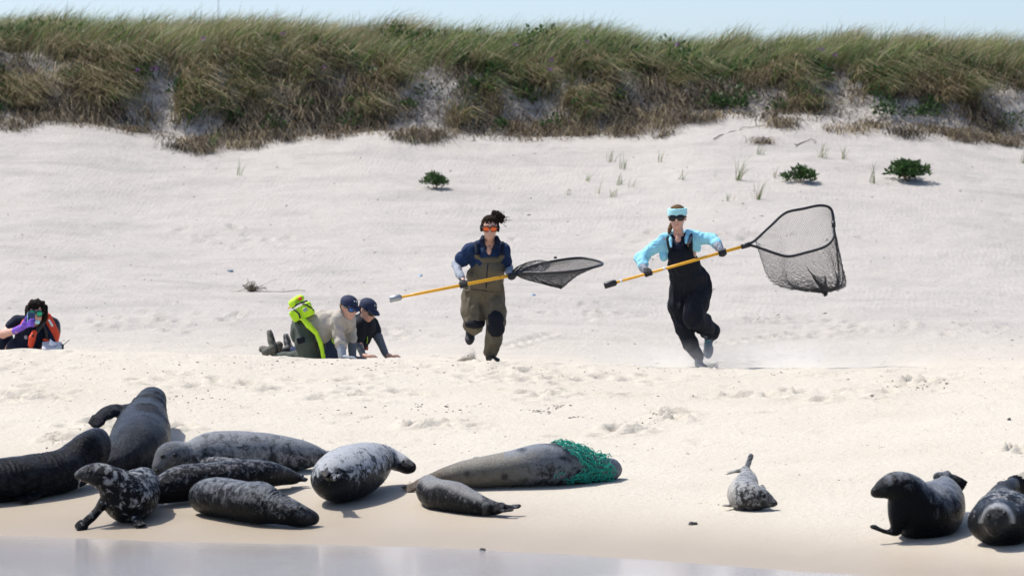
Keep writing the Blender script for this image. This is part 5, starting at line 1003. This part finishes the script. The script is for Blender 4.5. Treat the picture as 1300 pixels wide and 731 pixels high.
# ------------------------------------------------------------------ kicked-up sand, chips on the wet sand
def sprays(name, label, px, py, d, n, spread):
    V, Q = [], []
    for _ in range(n):
        t_ = rng.random() ** .7; c = P(px + spread[0] * (t_ - .5) * 2 + rng.normal(0, 1.5), py - abs(rng.normal(0, spread[1])) * t_, d) + [0, rng.normal(0, .08), 0]; r = rng.uniform(.002, .005); i = len(V)
        V += [c + np.array(q) * r for q in ((1, 0, -.5), (-.5, .87, -.5), (-.5, -.87, -.5), (0, 0, 1))]; Q += [[i, i + 2, i + 1], [i, i + 1, i + 3], [i + 1, i + 2, i + 3], [i + 2, i, i + 3]]
    o = build(name, np.array(V), np.array(Q), sm, smooth=False, attrs={'wet': np.zeros(len(V)), 'back': np.zeros(len(V)), 'veg': np.zeros(len(V))}); tag(o, label, 'sand', kind='stuff')
sprays('kicked_sand', 'spray of sand thrown up behind the running boots', 592, 458, 45.4, 1400, (11, 6)); sprays('kicked_sand', 'spray of sand thrown up around the running shoes', 890, 468, 44.9, 1200, (22, 5))
dm = bpy.data.materials.new('dust_volume'); dm.use_nodes = True; N = dm.node_tree.nodes; L = dm.node_tree.links; N.remove(N['Principled BSDF'])
pv = N.new('ShaderNodeVolumePrincipled'); pv.inputs['Color'].default_value = (.985, .975, .96, 1); L.new(pv.outputs[0], N['Material Output'].inputs['Volume'])
tc = N.new('ShaderNodeTexCoord'); gd = N.new('ShaderNodeTexGradient'); gd.gradient_type = 'SPHERICAL'; mp = N.new('ShaderNodeMapping'); mp.inputs['Scale'].default_value = (1 / 2.3, 1 / .6, 1 / .32); L.new(tc.outputs['Object'], mp.inputs[0]); L.new(mp.outputs[0], gd.inputs[0])
mm = N.new('ShaderNodeMath'); mm.operation = 'MULTIPLY'; L.new(gd.outputs['Fac'], mm.inputs[0]); L.new(ramp(N, L, noise(N, L, tc.outputs['Object'], 4.5, 4, .6, .6), .36, .72), mm.inputs[1])
m2 = N.new('ShaderNodeMath'); m2.operation = 'MULTIPLY'; L.new(mm.outputs[0], m2.inputs[0]); m2.inputs[1].default_value = 2.4; L.new(m2.outputs[0], pv.inputs['Density'])
V, Q = sdf_mesh([ell((0, 0, 0), (2.3, .6, .32))], .06, .01); c = P(945, 465, 44.9); o = build('dust_cloud', V + c, Q, dm, base=c); tag(o, 'thin pale dust drifting round the running shoes', 'dust', kind='stuff')
CH = plain('dark_chip', (.05, .048, .05), .7, .3)
def chip(name, label, px, py, w, dpt, hgt, mat):
    p = G(px, py); p[2] = gz(p[0], p[1]); n = 9; ang = np.linspace(0, 6.283, n, endpoint=False); r = rng.uniform(.75, 1.1, n)
    lo = np.stack([p[0] + np.cos(ang) * w * r, p[1] + np.sin(ang) * dpt * r, np.full(n, p[2] - .005)], 1); hi = np.stack([p[0] + np.cos(ang) * w * r * .8, p[1] + np.sin(ang) * dpt * r * .8, p[2] + hgt * rng.uniform(.6, 1.1, n)], 1)
    tag(build(name, np.vstack([lo, hi]), [[i, (i + 1) % n, n + (i + 1) % n, n + i] for i in range(n)] + [list(range(n, 2 * n))], mat, smooth=False), label, 'chip' if 'chip' in name else 'litter')
chip('driftwood_chip', 'dark flat chip lying between the spotted pup and the water', 880, 666.5, .046, .06, .02, CH)
chip('driftwood_chip', 'small dark chip at the edge of the shallow water', 613, 697, .03, .05, .022, CH)
chip('driftwood_chip', 'dark pebble sized chip on dry sand right of the runners', 1281, 533, .02, .05, .02, CH)
BLUEL = plain('faded_blue_plastic', (.30, .48, .62), .5, .1)
chip('plastic_scrap', 'tiny faded blue plastic scrap on the slope behind the level net', 677, 377.5, .035, .05, .02, BLUEL); chip('plastic_scrap', 'small grey blue scrap on the slope above the crawling pair', 292, 345.5, .05, .05, .02, plain('grey_blue_scrap', (.16, .22, .26), .6)); chip('plastic_scrap', 'pale blue scrap left of the runner in olive waders', 534, 353, .03, .05, .02, BLUEL)
